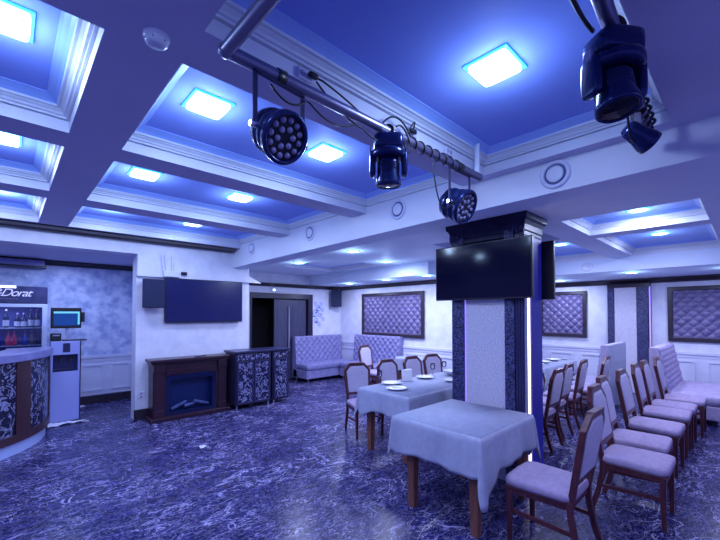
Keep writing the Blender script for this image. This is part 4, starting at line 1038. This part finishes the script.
# ------------------------------------------------------------------ sofas
def sofa(loc, rz, L, H, D, label, lean=0.10, group='tufted booth sofas', cell=0.085, rear='sofa', fab='sofa'):
    t = thing('booth_sofa', label, 'sofa', loc, rz, group)
    # local: faces -Y, back plane at y=0
    mb = MB(); mb.box(-L / 2, -D + .03, .09, L / 2, -.02, .30); mb.build('base', M[fab], t, 0.015)
    mb = MB(); mb.sell((0, -D / 2 - .06, .375), L / 2, (D - .13) / 2, .085, .3, .12, 60, 12); mb.build('seat', M[fab], t)
    bk = MB(); th = .10; z0 = .09
    yb = lambda v: -.03 - lean * (1 - v)
    hh = H - .40
    def front(u, v):
        x = (u - .5) * L; z = .40 + v * hh
        e = min(1, min(u, 1 - u) * L / .05, (1 - v) * hh / .05 + 0.0)
        return (x, yb((z - z0) / (H - z0)) - th + .03 - tuft_h(x, (v - .5) * hh, cell, .032) * max(0, e) ** .5, z)
    bk.grid(int(L / cell * 8), int(hh / cell * 8), front, True, False)
    y0f, y1f = front(0, 0)[1], front(0, 1)[1]
    pts = [(yb(0) - th + .03, z0), (y0f, .40), (y1f, H), (0.0, H), (0.0, z0)]
    for sx in (-1, 1): bk.add([(sx * L / 2, y, z) for y, z in pts], [tuple(range(5)) if sx > 0 else tuple(range(5))[::-1]])
    bk.add([(-L / 2, y1f, H), (L / 2, y1f, H), (L / 2, 0, H), (-L / 2, 0, H)], [(0, 1, 2, 3)])
    bk.add([(-L / 2, y0f, .40), (L / 2, y0f, .40), (L / 2, yb(0) - th + .03, z0), (-L / 2, yb(0) - th + .03, z0)], [(3, 2, 1, 0)])
    bk.build('backrest', M[fab], t)
    rb = MB(); rb.box(-L / 2 + .004, 0.0, z0, L / 2 - .004, .016, H - .005); rb.build('rear_panel', M[rear], t)
    for sx in (-1, 1):
        for y in (-D + .08, -.06):
            mb = MB(); mb.tube([(sx * (L / 2 - .08), y, 0), (sx * (L / 2 - .08), y, .1)], [.014, .02], 10); mb.build('leg', M['chrome'], t)
    return t
sofa((6.13, 8.16, 0), 0, 1.56, 1.12, 0.66, 'tufted high back sofa beside the doorway under corner speaker')
sofa((6.97, 6.64, 0), -PI / 2, 1.62, 1.15, 0.66, 'tufted high back sofa below the long tufted panel')
sofa((8.06, 1.70, 0), PI, 1.20, 1.16, 0.66, 'high booth sofa seen from its flat grey back', 0.14, rear='sofaback', fab='sofapale')
sofa((8.52, 1.17, 0), 0, 1.60, 1.14, 0.88, 'long lavender booth sofa at right below the tufted panel', 0.20, rear='sofapale', fab='sofapale')

# ------------------------------------------------------------------ lamps
def area(name, loc, size, power, color, rot=(0, 0, 0), size_y=None, spread=PI):
    l = bpy.data.lights.new(name, 'AREA'); l.energy = power; l.color = color; l.size = size; l.spread = spread
    if size_y: l.shape = 'RECTANGLE'; l.size_y = size_y
    o = bpy.data.objects.new(name, l); COL.objects.link(o); o.location = loc; o.rotation_euler = rot
    return o
def point(name, loc, power, color, r=0.06):
    l = bpy.data.lights.new(name, 'POINT'); l.energy = power; l.color = color; l.shadow_soft_size = r
    o = bpy.data.objects.new(name, l); COL.objects.link(o); o.location = loc
    return o
LC = (0.57, 0.61, 0.92)
BC = (0.40, 0.60, 0.95)
for x, y in ((0.94, 2.44), (1.95, 2.48), (0.96, 4.08), (1.97, 4.12), (2.03, 5.8), (0.99, 5.8), (-0.05, 2.36), (-0.06, 3.98), (1.95, 0.965), (-0.05, 5.8), (-0.05, 0.9)):
    area('panel_lamp', (x, y, ZC - .045), 0.24, 10.5, LC)
    point('panel_halo', (x, y, ZC - .14), 9.0, BC)
for x, y, z in ((4.18, 6.15, 2.68), (4.03, 4.41, 2.68), (5.30, 4.85, 2.68), (6.22, 6.95, 2.45), (6.12, 5.6, 2.45), (6.02, 4.42, 2.45), (5.12, .86, 2.84), (6.85, .9, 2.84), (6.72, 2.19, 2.84), (8.35, 1.52, 2.44), (9.3, 3.05, 2.44), (8.6, 0.2, 2.44)):
    area('downlight_lamp', (x, y, z), 0.16, 25, LC)
    point('downlight_halo', (x, y, z - .10), 5.0, BC)
# added unseen fill lamps behind the photographer and inside the bar alcove
for x, y in ((-0.6, -0.6), (1.9, -0.9), (4.6, -0.9)):
    area('rear_fill', (x, y, 2.55), 0.6, 20, LC)
area('alcove_fill', (0.7, 7.75, 2.6), 0.4, 19, (0.42, 0.55, 1.0))
area('alcove_fill', (-1.2, 7.75, 2.6), 0.4, 12, (0.42, 0.55, 1.0))

area('fridge_fill', (-0.05, 8.2, 1.82), 0.5, 2.5, (0.6, 0.7, 1.0), size_y=0.06)  # added fill inside the fridge to brighten shelves and labels
w = bpy.data.worlds.new('World'); scene.world = w; w.use_nodes = True
bg = w.node_tree.nodes['Background']; bg.inputs['Color'].default_value = (0.22, 0.24, 1.0, 1); bg.inputs['Strength'].default_value = 0.6

# ------------------------------------------------------------------ camera
F = 372.0
cam = bpy.data.cameras.new('Camera'); cam.sensor_fit = 'HORIZONTAL'; cam.sensor_width = 36; cam.lens = F / 720 * 36
pitch = math.radians(1.25); az = math.radians(46.5)
cam.shift_y = (44 - F * math.tan(pitch)) / 720
cam.clip_start = 0.05
co = bpy.data.objects.new('Camera', cam); COL.objects.link(co); co.location = (0, 0, 1.7)
co.rotation_euler = (PI / 2 + pitch, 0, az - PI / 2)
scene.camera = co
scene.view_settings.view_transform = 'Standard'
scene.view_settings.look = 'None'
scene.view_settings.exposure = 0.0
